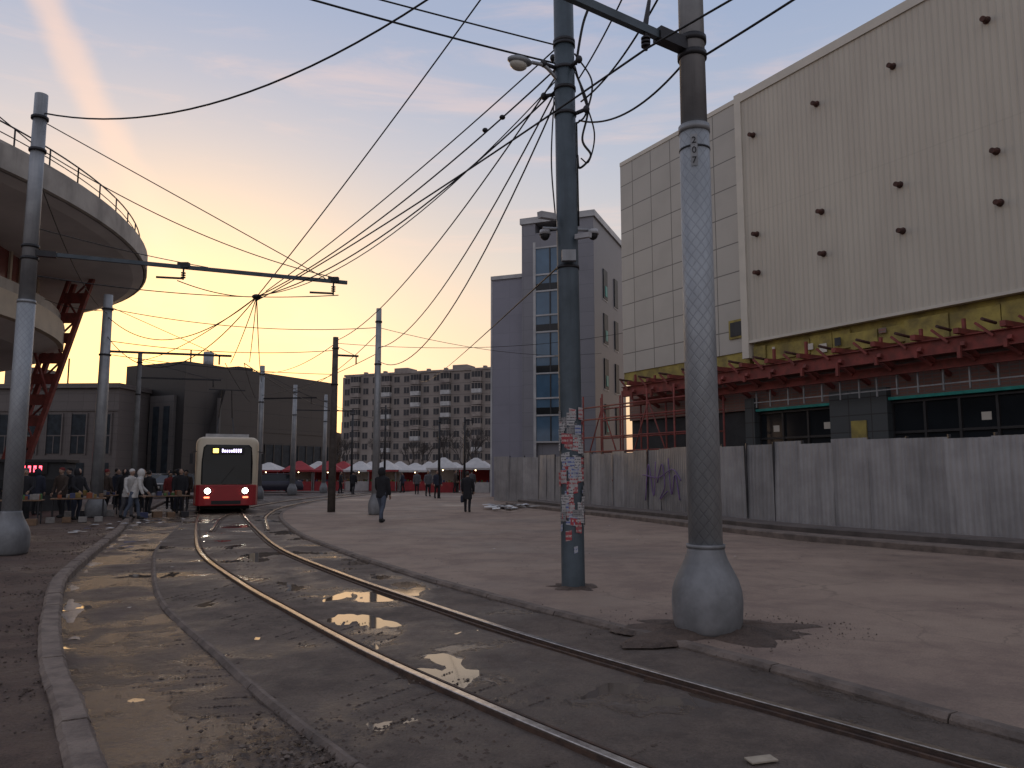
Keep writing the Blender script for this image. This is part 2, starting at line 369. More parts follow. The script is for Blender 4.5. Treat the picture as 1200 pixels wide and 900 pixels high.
# ---------------------------------------------------------------- fence
FM=[]
for i in range(5):
    k=.74+.08*i; FM.append(mk('fence_sheet_%d'%i,(.38*k,.375*k,.375*k),(.29*k,.285*k,.285*k),1.3,.5,.3,.2,.01,streak=3))
fl=[Vector(p) for p in [(20.5,-1),(16.6,6.8),(11.1,17.1),(6.8,25.2),(4.6,33),(1.4,42.0),(-.95,44.2)]]
fl=resample(fl,47);e=empty('corrugated_metal_fence')
b=MB();rl=MB()
for i,(p,q) in enumerate(zip(fl,fl[1:])):
    d=(q-p);L=d.length;d.normalize();nn=Vector((d.y,-d.x));L2=L+.05;nr=int(L2/.14);m=random.choice(FM)
    off=random.uniform(-.03,.03);zt=2.45+random.uniform(-.06,.06);tl=random.uniform(-.05,.05);vs=[]
    for k in range(nr*4+1):
        x=L2*k/(nr*4);ph=k%4;dd=off+(.005 if ph in(1,2) else -.005)
        for z in (-.05,.8,1.6,zt+random.uniform(-.003,.003)):
            w=.03*noise.noise((x*1.3+i*7,z*1.1,2));P=p+d*x+nn*(dd+w+tl*z*.4);vs.append((P.x,P.y,z))
    b.add(vs,[(k*4+j,(k+1)*4+j,(k+1)*4+j+1,k*4+j+1) for k in range(nr*4) for j in range(3)],m)
    rl.bar((p.x+nn.x*.06,p.y+nn.y*.06,-.1),(p.x+nn.x*.06,p.y+nn.y*.06,2.5),.06,.06,M_dark)
b.obj('sheets',e,fixn=False);rl.obj('posts',e)
M_graf=mk('graffiti_purple',(.20,.12,.30),None,4,.6)
def on_fence(y,z):
    for p,q in zip(fl,fl[1:]):
        if p.y<=y<=q.y:
            t=(y-p.y)/(q.y-p.y);P=p.lerp(q,t);d=(q-p).normalized();nn=Vector((-d.y,d.x));return (P.x+nn.x*.05,P.y+nn.y*.05,z)
b=MB()
for st_ in ([(30.6,.5),(30.3,1.9),(29.9,.7),(29.7,2.0)],[(29.6,1.2),(29.2,1.9),(29,1.1),(29.4,.6),(28.8,.9)],[(28.7,2.1),(28.5,.8),(28.2,1.5),(27.9,.6)],[(30.8,1.5),(29.5,1.4),(28.4,1.7),(27.8,1.3)]):
    pts=crom([on_fence(*p) for p in st_],8); b.tube(pts,.022,M_graf,5)
b.obj('graffiti',e)
# ---------------------------------------------------------------- mall
ANG=math.atan2(.869,-.495);mall=empty('shopping_mall',(20.86,11.88,0),ANG)
def cladmat():
    m,nt,p=newmat('ribbed_cladding');co=objco(nt);s=nt.nodes.new('ShaderNodeSeparateXYZ');nt.links.new(co,s.inputs[0])
    seam=mth(nt,'PINGPONG',mth(nt,'ADD',s.outputs[2],.3),3.1);sm=ramp(nt,seam,.01,.035,1,0)
    n=noi(nt,scl(nt,co,(1,1,.25)),.9,6,.6)
    col=mixc(nt,ramp(nt,n,.3,.7),(.53,.49,.41),(.475,.435,.365))
    w=mth(nt,'SINE',mth(nt,'MULTIPLY',s.outputs[0],2*math.pi/.22));rib=ramp(nt,w,.2,.9)
    col=mixc(nt,mth(nt,'MULTIPLY',rib,.18),col,(.25,.24,.2));col=mixc(nt,mth(nt,'MULTIPLY',sm,.15),col,(.25,.24,.2))
    dr=ramp(nt,noi(nt,scl(nt,co,(2.5,1,.12)),1.2,5,.6),.55,.8);col=mixc(nt,mth(nt,'MULTIPLY',dr,.22),col,(.28,.25,.2))
    nt.links.new(col,p.inputs['Base Color']);p.inputs['Roughness'].default_value=.55
    bump(nt,p,rib,.5,.03);return m
def tilemat(name,c,w,h,mortar=(.2,.2,.18),axis=0,ms=.02):
    m,nt,p=newmat(name);co=objco(nt);s=nt.nodes.new('ShaderNodeSeparateXYZ');nt.links.new(co,s.inputs[0])
    cc=nt.nodes.new('ShaderNodeCombineXYZ');nt.links.new(s.outputs[axis],cc.inputs[0]);nt.links.new(s.outputs[2],cc.inputs[1])
    b=nt.nodes.new('ShaderNodeTexBrick');b.offset=0;b.inputs['Scale'].default_value=1;b.inputs['Brick Width'].default_value=w;b.inputs['Row Height'].default_value=h
    b.inputs['Mortar Size'].default_value=ms;b.inputs['Mortar Smooth'].default_value=.1;b.inputs['Bias'].default_value=0
    b.inputs['Color1'].default_value=(*c,1);b.inputs['Color2'].default_value=(*[x*.93 for x in c],1);b.inputs['Mortar'].default_value=(*mortar,1)
    nt.links.new(cc.outputs[0],b.inputs[0])
    col=mixc(nt,mth(nt,'MULTIPLY',ramp(nt,noi(nt,co,.6,6),.4,.8),.25),b.outputs[0],tuple(x*.5 for x in c))
    nt.links.new(col,p.inputs['Base Color']);p.inputs['Roughness'].default_value=.5
    bump(nt,p,mth(nt,'SUBTRACT',1,b.outputs['Fac']),.4,.02);return m
M_clad=cladmat();M_tile=tilemat('facade_tiles',(.45,.43,.385),1.42,1.25,(.15,.145,.13),ms=.025)
M_trim=mk('cream_trim',(.60,.56,.48),(.53,.50,.43),1,.5,0,.05)
M_insul=mk('yellow_insulation',(.42,.34,.09),(.20,.16,.06),1.5,.9,0,.6,.03)
M_redst=mk('red_steel',(.27,.06,.048),(.15,.042,.034),3,.7,.1,.3)
M_rbrown=mk('rusty_pipe',(.10,.04,.03),(.05,.025,.02),6,.8)
M_brick=tilemat('brick_wall',(.22,.105,.08),.3,.12,(.16,.125,.11))
M_stone=tilemat('dark_stone_cladding',(.06,.07,.075),.9,.6,(.03,.03,.03))
M_dwall=mk('dark_wall',(.05,.052,.055),(.03,.03,.032),1,.8)
M_teal=mk('teal_tape',(.03,.36,.31),None,3,.5)
M_gl=glass('dark_glass',(.02,.025,.03),.1,.35)
M_frame=mk('window_frame_dark',(.03,.03,.032),None,4,.4)
b=MB();b.box(-12,30.8,-26,-.8,-.1,16.9,M_dwall);b.obj('core',mall)
b=MB();b.box(-12,22.2,-.8,.25,6.9,17.1,M_clad);b.obj('ribbed_panel',mall)
b=MB();b.box(22.5,30.8,-.8,-.0,6.55,17.35,M_tile);b.box(22.5,30.8,-.8,.03,17.35,17.55,M_trim);b.obj('tiled_panel',mall)
b=MB();b.box(-12,22.2,-.8,.31,17.1,17.45,M_trim);b.box(22.2,22.55,-.8,.31,6.2,17.5,M_trim);b.box(-12,22.2,.0,.29,6.8,6.9,M_trim);b.obj('trim',mall)
b=MB();b.box(-12,22.2,-.8,-.02,5.75,6.8,M_insul)
x=-12
while x<22:
    wd=random.uniform(.7,1.6);b.box(x,min(22.1,x+wd-.03),-.02,random.uniform(.02,.14),5.75+random.uniform(0,.3),6.75-random.uniform(0,.25),M_insul);x+=wd
x=-12
while x<21.8:
    if random.random()<.4: zz=random.uniform(5.9,6.4);b.box(x,x+random.uniform(.1,.4),.14,.16,zz,zz+random.uniform(.1,.35),random.choice((M_dwall,M_trim,M_brick)))
    x+=.6
b.box(22.5,30.8,-.8,-.05,5.95,6.55,M_insul);b.obj('insulation_band',mall)
b=MB();b.box(22.62,23.5,.0,.06,7.15,7.95,M_insul);b.box(22.75,23.4,.06,.08,7.25,7.85,M_dwall);b.obj('hatch',mall)
b=MB();b.box(-12,30.8,-.8,-.35,4.15,5.75,M_brick)
b.box(22.6,30.8,-.8,-.5,-.1,4.15,M_dwall);b.box(16.5,18.8,-.8,-.1,-.1,4.5,M_stone);b.box(22.4,22.9,-.8,-.1,-.1,4.6,M_stone);b.box(7.2,8.4,-.8,-.1,-.1,4.5,M_stone);b.box(-12,-2,-.8,-.1,-.1,4.5,M_stone)
b.box(18.8,22.4,-.8,-.3,-.1,1.2,M_stone);b.box(8.4,16.5,-.8,-.3,-.1,1.2,M_stone);b.box(17.3,17.9,-.1,-.05,2.6,3.4,M_insul);b.obj('ground_floor_wall',mall)
b=MB()
for a0,a1 in ((18.8,22.4),(8.4,16.5),(-2,7.2)):
    b.box(a0,a1,-.8,-.45,1.2,4.15,M_gl)
    b.box(a0,a1,-.45,-.18,4.04,4.14,M_teal);n=int((a1-a0)/1.15)
    for i in range(n+1):
        xx=a0+(a1-a0)*i/n;b.box(xx-.04,xx+.04,-.45,-.36,1.2,4.0,M_frame)
    b.box(a0,a1,-.45,-.37,2.9,2.98,M_frame);b.box(a0,a1,-.45,-.34,3.93,4.0,M_frame)
    for i in range(n):
        if random.random()<.3: xx=a0+(a1-a0)*(i+.2)/n;b.box(xx,xx+.3,-.449,-.44,3.2,3.45,M_trim)
b.obj('shop_windows',mall)
b=MB()
def ibeam(y,z,h,w_,x0=-12,x1=29.5):
    b.box(x0,x1,y-.02,y+.02,z-h/2,z+h/2,M_redst);b.box(x0,x1,y-w_/2,y+w_/2,z+h/2,z+h/2+.03,M_redst);b.box(x0,x1,y-w_/2,y+w_/2,z-h/2-.03,z-h/2,M_redst)
ibeam(1.05,5.42,.42,.22);ibeam(.45,4.95,.24,.15);ibeam(.0,5.6,.22,.15)
xx=-11.5
while xx<29.4:
    b.box(xx-.08,xx+.08,-.35,1.5,5.67,5.83,M_redst);b.bar((xx,-.35,4.7),(xx,1.2,5.4),.13,.13,M_redst)
    b.bar((xx,.55,4.95),(xx+.95,.55,5.6),.09,.09,M_redst);b.bar((xx+.45,1.15,5.5),(xx+.95,1.15,5.95),.07,.07,M_redst)
    b.bar((xx+.1,1.2,5.35),(xx+.1,1.2,5.35-random.uniform(.2,.5)),.1,.1,M_redst)
    b.tube([(xx+.5,.9,5.9),(xx+.5,1.6,5.95)],.05,M_rbrown,8)
    if random.random()<.5: b.bar((xx,1.05,5.83),(xx,1.05,5.83+random.uniform(.15,.5)),.09,.09,M_redst)
    xx+=1.35*random.uniform(.85,1.15)
b.obj('steel_canopy_frame',mall)
b=MB();xx=-10
while xx<22.5:
    b.bar((xx,.3,4.15),(xx,.3,5.05+random.uniform(-.1,.1)),.05,.05,M_galv);xx+=.78+random.uniform(-.1,.1)
b.bar((-10,.3,4.35),(22,.3,4.35),.04,.04,M_galv);b.obj('railing_stubs',mall)
b=MB()
for z in (15.4,11.2,9.6):
    for i in range(-2,4):
        xx=12.2+3.13*i;b.tube([(xx,.2,z),(xx,.52,z-.02)],.085,M_rbrown,10);b.tube([(xx,.25,z),(xx,.28,z)],.12,M_rbrown,10)
b.obj('pipe_stubs',mall)
b=MB()
for x in (23.6,25.4,27.2,29,30.6,32.2):
    for y in (.4,1.5): b.tube([(x,y,0),(x,y,5.4)],.045,M_redst,6)
for z in (1.2,2.6,3.3,4.2,4.8):
    for y in (.4,1.5): b.tube([(23.6,y,z),(32.2,y,z)],.04,M_redst,6)
for i in range(5): b.tube([(23.6+1.75*i,1.5,1.2 if i%2 else 4.8),(25.35+1.75*i,1.5,4.8 if i%2 else 1.2)],.035,M_redst,6)
b.obj('scaffold_rails',mall)
# ---------------------------------------------------------------- mid building (grey tower)
TA=math.atan2(.37,-.93)
tw=empty('grey_office_tower',(5.2,48,0),TA)
M_tw=tilemat('tower_panels',(.23,.23,.255),1.2,.9,(.16,.16,.18),ms=.012);M_twl=tilemat('wing_panels',(.25,.25,.295),1.5,1.2,(.20,.20,.24),ms=.01)
M_glb=glass('tower_glass',(.11,.21,.32),.08,.6)
M_wtrim=mk('pale_trim',(.50,.50,.50),None,1,.5)
M_wdark=mk('dark_window',(.035,.045,.055),(.02,.025,.03),2,.5,0,0,spec=.2)  # plain dark window colour with weak specular
b=MB();b.box(0,2.3,-8.2,0,0,17.9,M_tw);b.box(3.95,4.9,-8.2,0,0,17.9,M_tw);b.box(2.3,3.95,-8.2,-.25,0,17.2,M_tw);b.box(-.12,5.0,-8.3,.12,17.9,18.3,M_wtrim);b.obj('walls',tw)
b=MB();b.box(4.9,7.25,-7.5,-.6,0,14.5,M_twl);b.box(4.9,7.35,-7.6,-.5,14.5,14.75,M_wtrim);b.box(7.25,7.37,-.72,-.58,0,14.5,M_wtrim);b.obj('wing',tw)
b=MB();b.box(2.3,3.95,-.25,-.02,3.5,16.2,M_glb)
for z in (3.5,5.2,6.3,7.9,9.0,10.6,11.7,13.3,14.4,16.2): b.box(2.3,3.95,-.02,.04,z-.05,z+.05,M_wtrim)
for z in (5.2,7.9,10.6,13.3): b.box(2.35,3.9,-.02,.02,z+.07,z+.5,M_gl)
b.box(2.22,2.34,-.02,.05,2,16.6,M_wtrim);b.box(3.92,4.1,-.02,.05,2,16.6,M_wtrim);b.box(2.3,3.95,-.3,.03,16.2,17.2,M_tw);b.box(2.9,2.98,-.02,.03,3.5,16.2,M_frame);b.obj('glazed_stairwell',tw)
b=MB()
for z in (4,7,10,13):
    b.box(-.06,0,-3.2,-2.2,z,z+2.0,M_wdark);b.box(-.07,0,-6,-5.1,z,z+2.0,M_wdark);b.box(-.09,-.06,-3.0,-2.5,z+.2,z+.9,M_teal);b.box(-.03,0,-3.3,-2.1,z-.1,z,M_wtrim);b.box(-.03,0,-6.1,-5,z-.1,z,M_wtrim)
b.obj('side_windows',tw)
# ---------------------------------------------------------------- apartment block
P0=Vector((-44,203));P1=Vector((-4.5,187));ap=empty('apartment_block',(P0.x,P0.y,0),math.atan2(P1.y-P0.y,P1.x-P0.x));AL=(P1-P0).length
M_ap=mk('apartment_panel',(.29,.255,.23),(.24,.21,.19),.25,.9,0,0);M_apw=mk('apartment_window',(.07,.07,.075),(.045,.045,.05),.5,.5,0,0,spec=.15);M_apb=mk('balcony_panel',(.34,.30,.27),(.20,.17,.16),.6,.9,0,0)  # block colours lightened slightly, distance haze put into the base colour
b=MB();b.box(0,AL,0,13,0,26.6,M_ap);b.box(-.3,AL+.3,-.3,13.3,26.6,27.1,M_apb);b.box(13,17,3,8,27.1,28.6,M_ap);b.box(30,34,3,8,27.1,28.6,M_ap)
for x in (3,9,22,27,38): b.box(x,x+.8,4,5,27.1,28.2,M_apb)
b.box(0,10.5,-1.2,0,0,26.3,M_ap);b.obj('walls',ap)
b=MB();nb=15
for i in range(nb):
    x=AL*(i+.5)/nb;yy=-1.2 if x<10.5 else 0
    for k in range(9):
        z=.9+k*2.85
        if i%3==1:
            b.box(x-1.25,x+1.25,yy-1.0,yy,z,z+1.05,random.choice((M_apb,M_apb,M_ap,M_wtrim)))
            b.box(x-1.25,x+1.25,yy-.95,yy,z+1.05,z+2.45,random.choice((M_apw,M_apw,M_dwall)));b.box(x-1.3,x+1.3,yy-1.05,yy,z+2.45,z+2.65,M_apb)
            for q in (-1.25,-.4,.4,1.17): b.box(x+q,x+q+.08,yy-.98,yy-.95,z+1.05,z+2.45,M_apb)
        else:
            b.box(x-.75,x+.75,yy-.03,yy,z+.75,z+2.25,M_apw);b.box(x-.85,x+.85,yy-.08,yy,z+.65,z+.75,M_apb);b.box(x-.04,x+.04,yy-.06,yy-.03,z+.75,z+2.25,M_apb)
for k in range(1,9): b.box(0,AL,-.02,0,.75+k*2.85,.79+k*2.85,M_dwall)
b.obj('windows_and_balconies',ap)
# ---------------------------------------------------------------- dark modern building
DA=math.atan2(.89,.46);dk=empty('dark_modern_building',(-29.8,70,0),DA)
M_dkp=tilemat('dark_panels',(.045,.041,.040),2.4,1.5,(.022,.02,.02));M_dkl=tilemat('light_portal',(.12,.11,.105),1.2,.8,(.07,.07,.07),axis=1)
b=MB();b.prism([(0,0),(21,0),(21,14),(0,8.2)],0,11.7,M_dkp)
b.obj('body',dk)
b=MB()
b.loft([[Vector((1.5,-.8,0)),Vector((9,-.8,0)),Vector((9,0,0)),(Vector((1.5,0,0)))],[Vector((4,-.8,9.4)),Vector((9,-.8,9.4)),Vector((9,0,9.4)),Vector((4,0,9.4))]],M_dkp,False)
b.box(-.3,0,1,4.2,0,8.6,M_dkl);b.box(-.4,-.3,1.5,2.2,1,7.6,M_wdark);b.box(-.4,-.3,2.9,3.6,1,7.6,M_wdark);b.box(-.4,0,4.6,7.9,3.2,6.2,M_wdark)
b.box(3,3.2,-1.2,-.85,0,8.5,M_dkl);b.box(9.2,20.5,-.06,0,5.6,6.1,M_dkp);b.box(10,20,-.05,0,.4,4.4,M_wdark)
for i in range(9): b.box(10+i*1.2,10.1+i*1.2,-.12,-.05,.4,4.4,M_frame)
b.tube([(6,4,11.7),(6,4,13.6)],.5,M_galv,14);b.box(9,11,3,5,11.7,12.5,M_dwall);b.box(3,3.1,3,3.1,11.7,13.4,M_dark);b.obj('facade_details',dk)
lg=empty('grey_civic_building',(-50,68,0),-.06)
M_lg=tilemat('grey_stone',(.14,.122,.115),1.4,.7,(.09,.08,.075))
b=MB();b.box(0,15.8,0,14,0,8.9,M_lg);b.box(-.3,16.0,-.35,14,8.9,9.3,M_lg);b.box(-.1,15.9,-.12,0,6.9,7.3,M_lg)
for i in range(7):
    x=.7+i*2.2;b.box(x,x+1.3,-.05,0,3.2,6.6,M_wdark);b.box(x-.12,x,-.12,0,3.1,6.7,M_lg);b.box(x+1.3,x+1.42,-.12,0,3.1,6.7,M_lg);b.box(x,x+1.3,-.08,-.05,4.7,4.8,M_lg);b.box(x+.6,x+.68,-.08,-.05,3.2,4.7,M_lg);b.box(x,x+1.3,-.05,0,.2,2.4,M_wdark)
b.box(3,6,3,6,9.3,11.2,M_lg);b.box(9,9.1,3,3.1,9.3,12,M_dark);b.obj('walls_and_windows',lg)
# ---------------------------------------------------------------- round building
rb=empty('round_pavilion',(-37.3,27.8,0))
M_rw=mk('pavilion_fascia',(.40,.37,.33),(.27,.245,.22),.8,.7,0,.2,streak=1.5);M_ru=mk('pavilion_soffit',(.72,.70,.68),(.58,.565,.55),.4,.8,0,.1)
M_rgl=glass('pavilion_glass',(.22,.06,.05),.15);M_cream=mk('cream_wall',(.54,.46,.35),(.43,.37,.29),.8,.8)
def lathe(b,prof,mat,n=120):
    rings=[[Vector((r*math.cos(2*math.pi*k/n),r*math.sin(2*math.pi*k/n),z)) for k in range(n)] for r,z in prof];b.loft(rings,mat,False,cap=False)
b=MB();lathe(b,[(21.4,11.15),(21.5,11.2),(21.5,12.0),(21.3,12.05),(21.3,12.2),(20.8,12.2),(.1,12.4)],M_rw);b.obj('roof_fascia',rb)
b=MB();lathe(b,[(21.35,11.15),(20.9,11.0),(17,10.7),(.1,10.7)],M_ru);lathe(b,[(17.9,7.45),(16.8,7.0),(13,6.6),(.1,6.6)],M_ru);b.obj('soffits',rb)
b=MB();lathe(b,[(17.9,7.45),(18.1,7.5),(18.1,8.5),(17.9,8.55),(17,8.55)],M_cream);lathe(b,[(17.9,8.55),(17.92,9.0),(17.85,9.0),(17.85,8.55)],M_rw);lathe(b,[(11.5,0),(11.5,6.6)],M_lg);b.obj('balcony_ring',rb)
b=MB();lathe(b,[(16.8,8.5),(16.8,10.8)],M_rgl,90)
for k in range(90):
    t=2*math.pi*k/90;x,y=16.85*math.cos(t),16.85*math.sin(t);b.bar((x,y,8.5),(x,y,10.75),.12,.12,M_cream)
for k in range(24):
    t=2*math.pi*k/24;x,y=11.6*math.cos(t),11.6*math.sin(t);b.bar((x,y,0),(x,y,6.6),.5,.5,M_rw)
b.obj('glazed_drum',rb)
b=MB()
ring=[Vector((21.1*math.cos(2*math.pi*k/160),21.1*math.sin(2*math.pi*k/160),12.9)) for k in range(161)]
b.tube(ring,.03,M_dark,5,False);b.tube([v-Vector((0,0,.35)) for v in ring],.02,M_dark,5,False)
for v in ring[::2]: b.bar(v-Vector((0,0,.7)),v,.04,.04,M_dark)
b.obj('roof_railing',rb)
st=empty('red_steel_stair_tower')
b=MB()
A0,A1=Vector((-22.7,35.4,0)),Vector((-20.3,36.6,10.9));B0,B1=Vector((-23.9,36.2,0)),Vector((-21.6,37.4,10.9))
for p,q in ((A0,A1),(B0,B1)): b.bar(p,q,.2,.2,M_redst)
n=11
for i in range(n):
    t,t2=i/n,(i+1)/n;a_,c=A0.lerp(A1,t),B0.lerp(B1,t);a2,c2_=A0.lerp(A1,t2),B0.lerp(B1,t2)
    b.bar(a_,c,.1,.1,M_redst);b.bar(a_,c2_,.07,.07,M_redst) if i%2 else b.bar(c,a2,.07,.07,M_redst)
    b.bar(a_+Vector((-1.1,0,0)),a_,.06,.5,M_redst)
b.bar(A0+Vector((-1.1,0,0)),A1+Vector((-1.1,0,0)),.16,.16,M_redst);b.bar(A0.lerp(A1,.99)+Vector((-2.6,-2,0)),A0.lerp(A1,.45),.1,.1,M_redst)
b.obj('lattice',st)
# ---------------------------------------------------------------- poles
def sleeve_mat():
    m,nt,p=newmat('embossed_sleeve');co=objco(nt);s=nt.nodes.new('ShaderNodeSeparateXYZ');nt.links.new(co,s.inputs[0])
    an=mth(nt,'ARCTAN2',s.outputs[1],s.outputs[0]);A=mth(nt,'MULTIPLY',an,5);B=mth(nt,'MULTIPLY',s.outputs[2],24)
    d1=mth(nt,'ABSOLUTE',mth(nt,'SINE',mth(nt,'ADD',A,B)));d2=mth(nt,'ABSOLUTE',mth(nt,'SINE',mth(nt,'SUBTRACT',A,B)))
    h=ramp(nt,mth(nt,'MINIMUM',d1,d2),.0,.3)
    n=noi(nt,scl(nt,co,(3,3,1)),2,5,.6);col=mixc(nt,ramp(nt,n,.3,.7),(.37,.39,.405),(.28,.295,.31))
    col=mixc(nt,mth(nt,'MULTIPLY',mth(nt,'SUBTRACT',1,h),.34),col,(.13,.14,.15))
    stn=ramp(nt,noi(nt,scl(nt,co,(5,5,.6)),1.5,5),.6,.8);col=mixc(nt,mth(nt,'MULTIPLY',stn,.3),col,(.16,.13,.10))
    nt.links.new(col,p.inputs['Base Color']);p.inputs['Metallic'].default_value=.3;p.inputs['Roughness'].default_value=.48
    bump(nt,p,h,.45,.008);return m
M_sleeve=sleeve_mat();M_bulb=mk('base_cover',(.25,.255,.265),(.16,.165,.17),3,.6,.15,.25,.01,streak=3)
BULB=[(0,.30),(.04,.325),(.12,.345),(.3,.355),(.42,.345),(.52,.315),(.62,.265),(.72,.215),(.80,.19),(.84,.185)]
def polebody(b,prof,mat,n=32):
    b.tube([(0,0,z) for z,r in prof],[r for z,r in prof],mat,n)
pb=empty('catenary_pole',(1.98,8.04,0))
b=MB();polebody(b,BULB,M_bulb);b.tube([(0,0,.835),(0,0,.87)],.195,M_bulb,32);b.obj('base_cover',pb)
b=MB();polebody(b,[(.84,.172),(5.25,.160)],M_sleeve,40);b.tube([(0,0,5.25),(0,0,5.33)],.168,M_galv,32);b.obj('sleeve',pb)
b=MB();polebody(b,[(5.33,.142),(9.2,.125)],M_galv,32)
b.tube([(0,0,6.1),(0,0,6.17)],.158,M_dark,24);b.tube([(0,0,6.28),(0,0,6.35)],.158,M_dark,24);b.tube([(0,0,5.05),(0,0,5.07)],.166,M_dark,24);b.obj('upper_tube',pb)
ad_=Vector((-.86,-.51,0))
b=MB();s0=ad_*.14+Vector((0,0,6.22));b.bar(s0,ad_*5+Vector((0,0,6.5)),.07,.09,M_paintpole)
b.bar(ad_*.12+Vector((0,0,6.23)),ad_*.5+Vector((0,0,6.25)),.13,.14,M_dark);b.tube([ad_*.6+Vector((0,0,6.6)),ad_*.66+Vector((0,0,6.3)),ad_*.66+Vector((0,0,6.02))],[.02,.03,.02],M_dark,8)
for z in (6.06,6.10,6.14): b.tube([ad_*.66+Vector((0,0,z)),ad_*.66+Vector((0,0,z+.02))],.05,M_dark,12)
b.tube([ad_*.15+Vector((0,0,8.6)),ad_*4.6+Vector((0,0,6.55))],.012,M_dark,5)
b.obj('cantilever_arm',pb)
b=MB();M_plate=mk('number_plate_paint',(.34,.35,.36),None,5,.6)
vs=[];fs=[]
for k in range(6):
    t=math.radians(-118+k*5.0);
    for z in (4.83,5.18): vs.append((.166*math.cos(t),.166*math.sin(t),z))
b.add(vs,[(k*2,k*2+2,k*2+3,k*2+1) for k in range(5)],M_plate,True);b.obj('number_plate',pb,fixn=False)
for i,ch in enumerate('207'):
    c=bpy.data.curves.new('digit','FONT');c.body=ch;c.size=.1;c.extrude=.002;c.align_x='CENTER';o=bpy.data.objects.new('digit_%d'%i,c);t=math.radians(-105.5)
    o.location=(.170*math.cos(t),.170*math.sin(t),5.08-.11*i);o.rotation_euler=(math.radians(90),0,t+math.pi/2);c.materials.append(M_black);link(o,pb)
# pole A
pa=empty('street_light_pole',(.86,11.08,0));pa.rotation_euler=(0,math.radians(-.5),0)
b=MB();polebody(b,[(0,.168),(.02,.165),(4,.160),(10,.148)],M_paintpole,32)
for z in (4.55,6.9,7.3,7.62,8.0,8.05): b.tube([(0,0,z),(0,0,z+.05)],.168,M_dark,24)
for z,t in ((7.3,2.6),(7.62,-1),(8.0,2),(6.9,-.6),(7.64,3.6)):
    b.tube([(.16*math.cos(t),.16*math.sin(t),z),(.34*math.cos(t),.34*math.sin(t),z+.02)],.03,M_dark,8)
    b.ell((.36*math.cos(t),.36*math.sin(t),z+.02),(.05,.05,.06),M_dark)
b.obj('shaft',pa)
b=MB();b.tube(crom([(-.1,-.05,7.45),(-.3,-.15,7.62),(-.5,-.25,7.63)],6),.028,M_galv,8)
b.ell((-.68,-.34,7.60),(.2,.11,.07),M_galv,rot=Matrix.Rotation(.45,3,'Z'));b.ell((-.70,-.35,7.54),(.14,.09,.09),mk('lamp_cover',(.5,.47,.4),None,3,.3),rot=Matrix.Rotation(.45,3,'Z'));b.obj('lamp_head',pa)
M_cw=mk('camera_housing',(.45,.45,.46),None,4,.4)
b=MB();b.tube([(-.36,0,5.18),(.40,0,5.14)],.025,M_galv,8)
for x in (-.33,.38): b.tube([(x,0,5.15),(x,0,5.08)],[.075,.085],M_cw,14);b.ell((x,0,5.07),(.07,.07,.075),M_black)
b.bar((-.2,-.15,5.3),(-.42,-.35,5.27),.09,.09,M_cw);b.bar((.12,-.14,5.0),(.3,-.34,4.97),.07,.07,M_cw);b.box(-.1,.1,-.26,-.16,4.62,4.78,M_galv);b.obj('cctv_cameras',pa)
b=MB()
b.tube(crom([(.17,-.05,7.7),(.28,-.1,8.3),(.45,-.1,8.9),(.3,0,9.6)],10),.022,M_black,6)
b.tube(crom([(.17,0,7.6),(.33,-.1,7.0),(.24,-.1,6.5),(.36,-.1,6.25),(.2,0,6.1),(.17,0,6.3)],10),.018,M_black,6)
b.tube(crom([(.16,0,7.9),(.4,-.1,7.4),(.3,-.1,6.9),(.18,0,6.8)],10),.014,M_black,6)
b.tube(crom([(.16,0,7.7),(.26,-.1,7.2),(.42,-.1,6.6),(.34,0,6.2),(.22,0,6.25)],10),.012,M_black,6)
b.tube(crom([(-.165,-.02,7.2),(-.22,-.03,6.2),(-.17,-.02,5.3)],10),.012,M_black,6);b.tube([(.165,-.03,6.8),(.168,-.03,5.2)],.014,M_black,6)
b.obj('loose_cables',pa)
def postermat(name,bgc,ink,sc):
    m,nt,p=newmat(name);co=objco(nt);s=nt.nodes.new('ShaderNodeSeparateXYZ');nt.links.new(co,s.inputs[0])
    ln_=mth(nt,'SINE',mth(nt,'MULTIPLY',s.outputs[2],sc));a=ramp(nt,ln_,.0,.4);t=ramp(nt,noi(nt,scl(nt,co,(60,60,25)),1,1),.42,.5)
    col=mixc(nt,mth(nt,'MULTIPLY',mth(nt,'MULTIPLY',a,t),.85),bgc,ink);col=mixc(nt,mth(nt,'MULTIPLY',ramp(nt,noi(nt,co,9,5),.45,.75),.5),col,(.22,.2,.19))
    nt.links.new(col,p.inputs['Base Color']);p.inputs['Roughness'].default_value=.8;return m
PM=[postermat('poster_white',(.46,.45,.44),(.06,.06,.08),160),postermat('poster_white_red',(.44,.42,.41),(.4,.03,.04),110),postermat('poster_red',(.36,.05,.06),(.5,.45,.41),90),postermat('poster_blue',(.38,.40,.44),(.05,.08,.3),120),postermat('poster_grey',(.26,.25,.25),(.08,.08,.08),200)]
b=MB()
for i in range(105):
    z0=random.uniform(.75,2.35)if i>14 else random.uniform(.35,2.65);t0=random.uniform(-math.pi,0);wd=random.uniform(.05,.16)/.17;hh=random.uniform(.05,.2);rr=.1665+.0004*i*.35;tl=random.uniform(-.03,.03);vs=[]
    for q in range(7):
        t=t0+wd*q/6;l=.006*random.random()if q in(0,6) else 0
        for zz in (z0,z0+hh): vs.append(((rr+l)*math.cos(t),(rr+l)*math.sin(t),zz+tl*(q/6)))
    b.add(vs,[(q*2,q*2+2,q*2+3,q*2+1) for q in range(6)],random.choice(PM+[PM[0],PM[2]]),True)
b.obj('paper_notices',pa,fixn=False)
p1=empty('catenary_pole',(-9.85,15.4,0))
b=MB();polebody(b,BULB,M_bulb);b.obj('base_cover',p1)
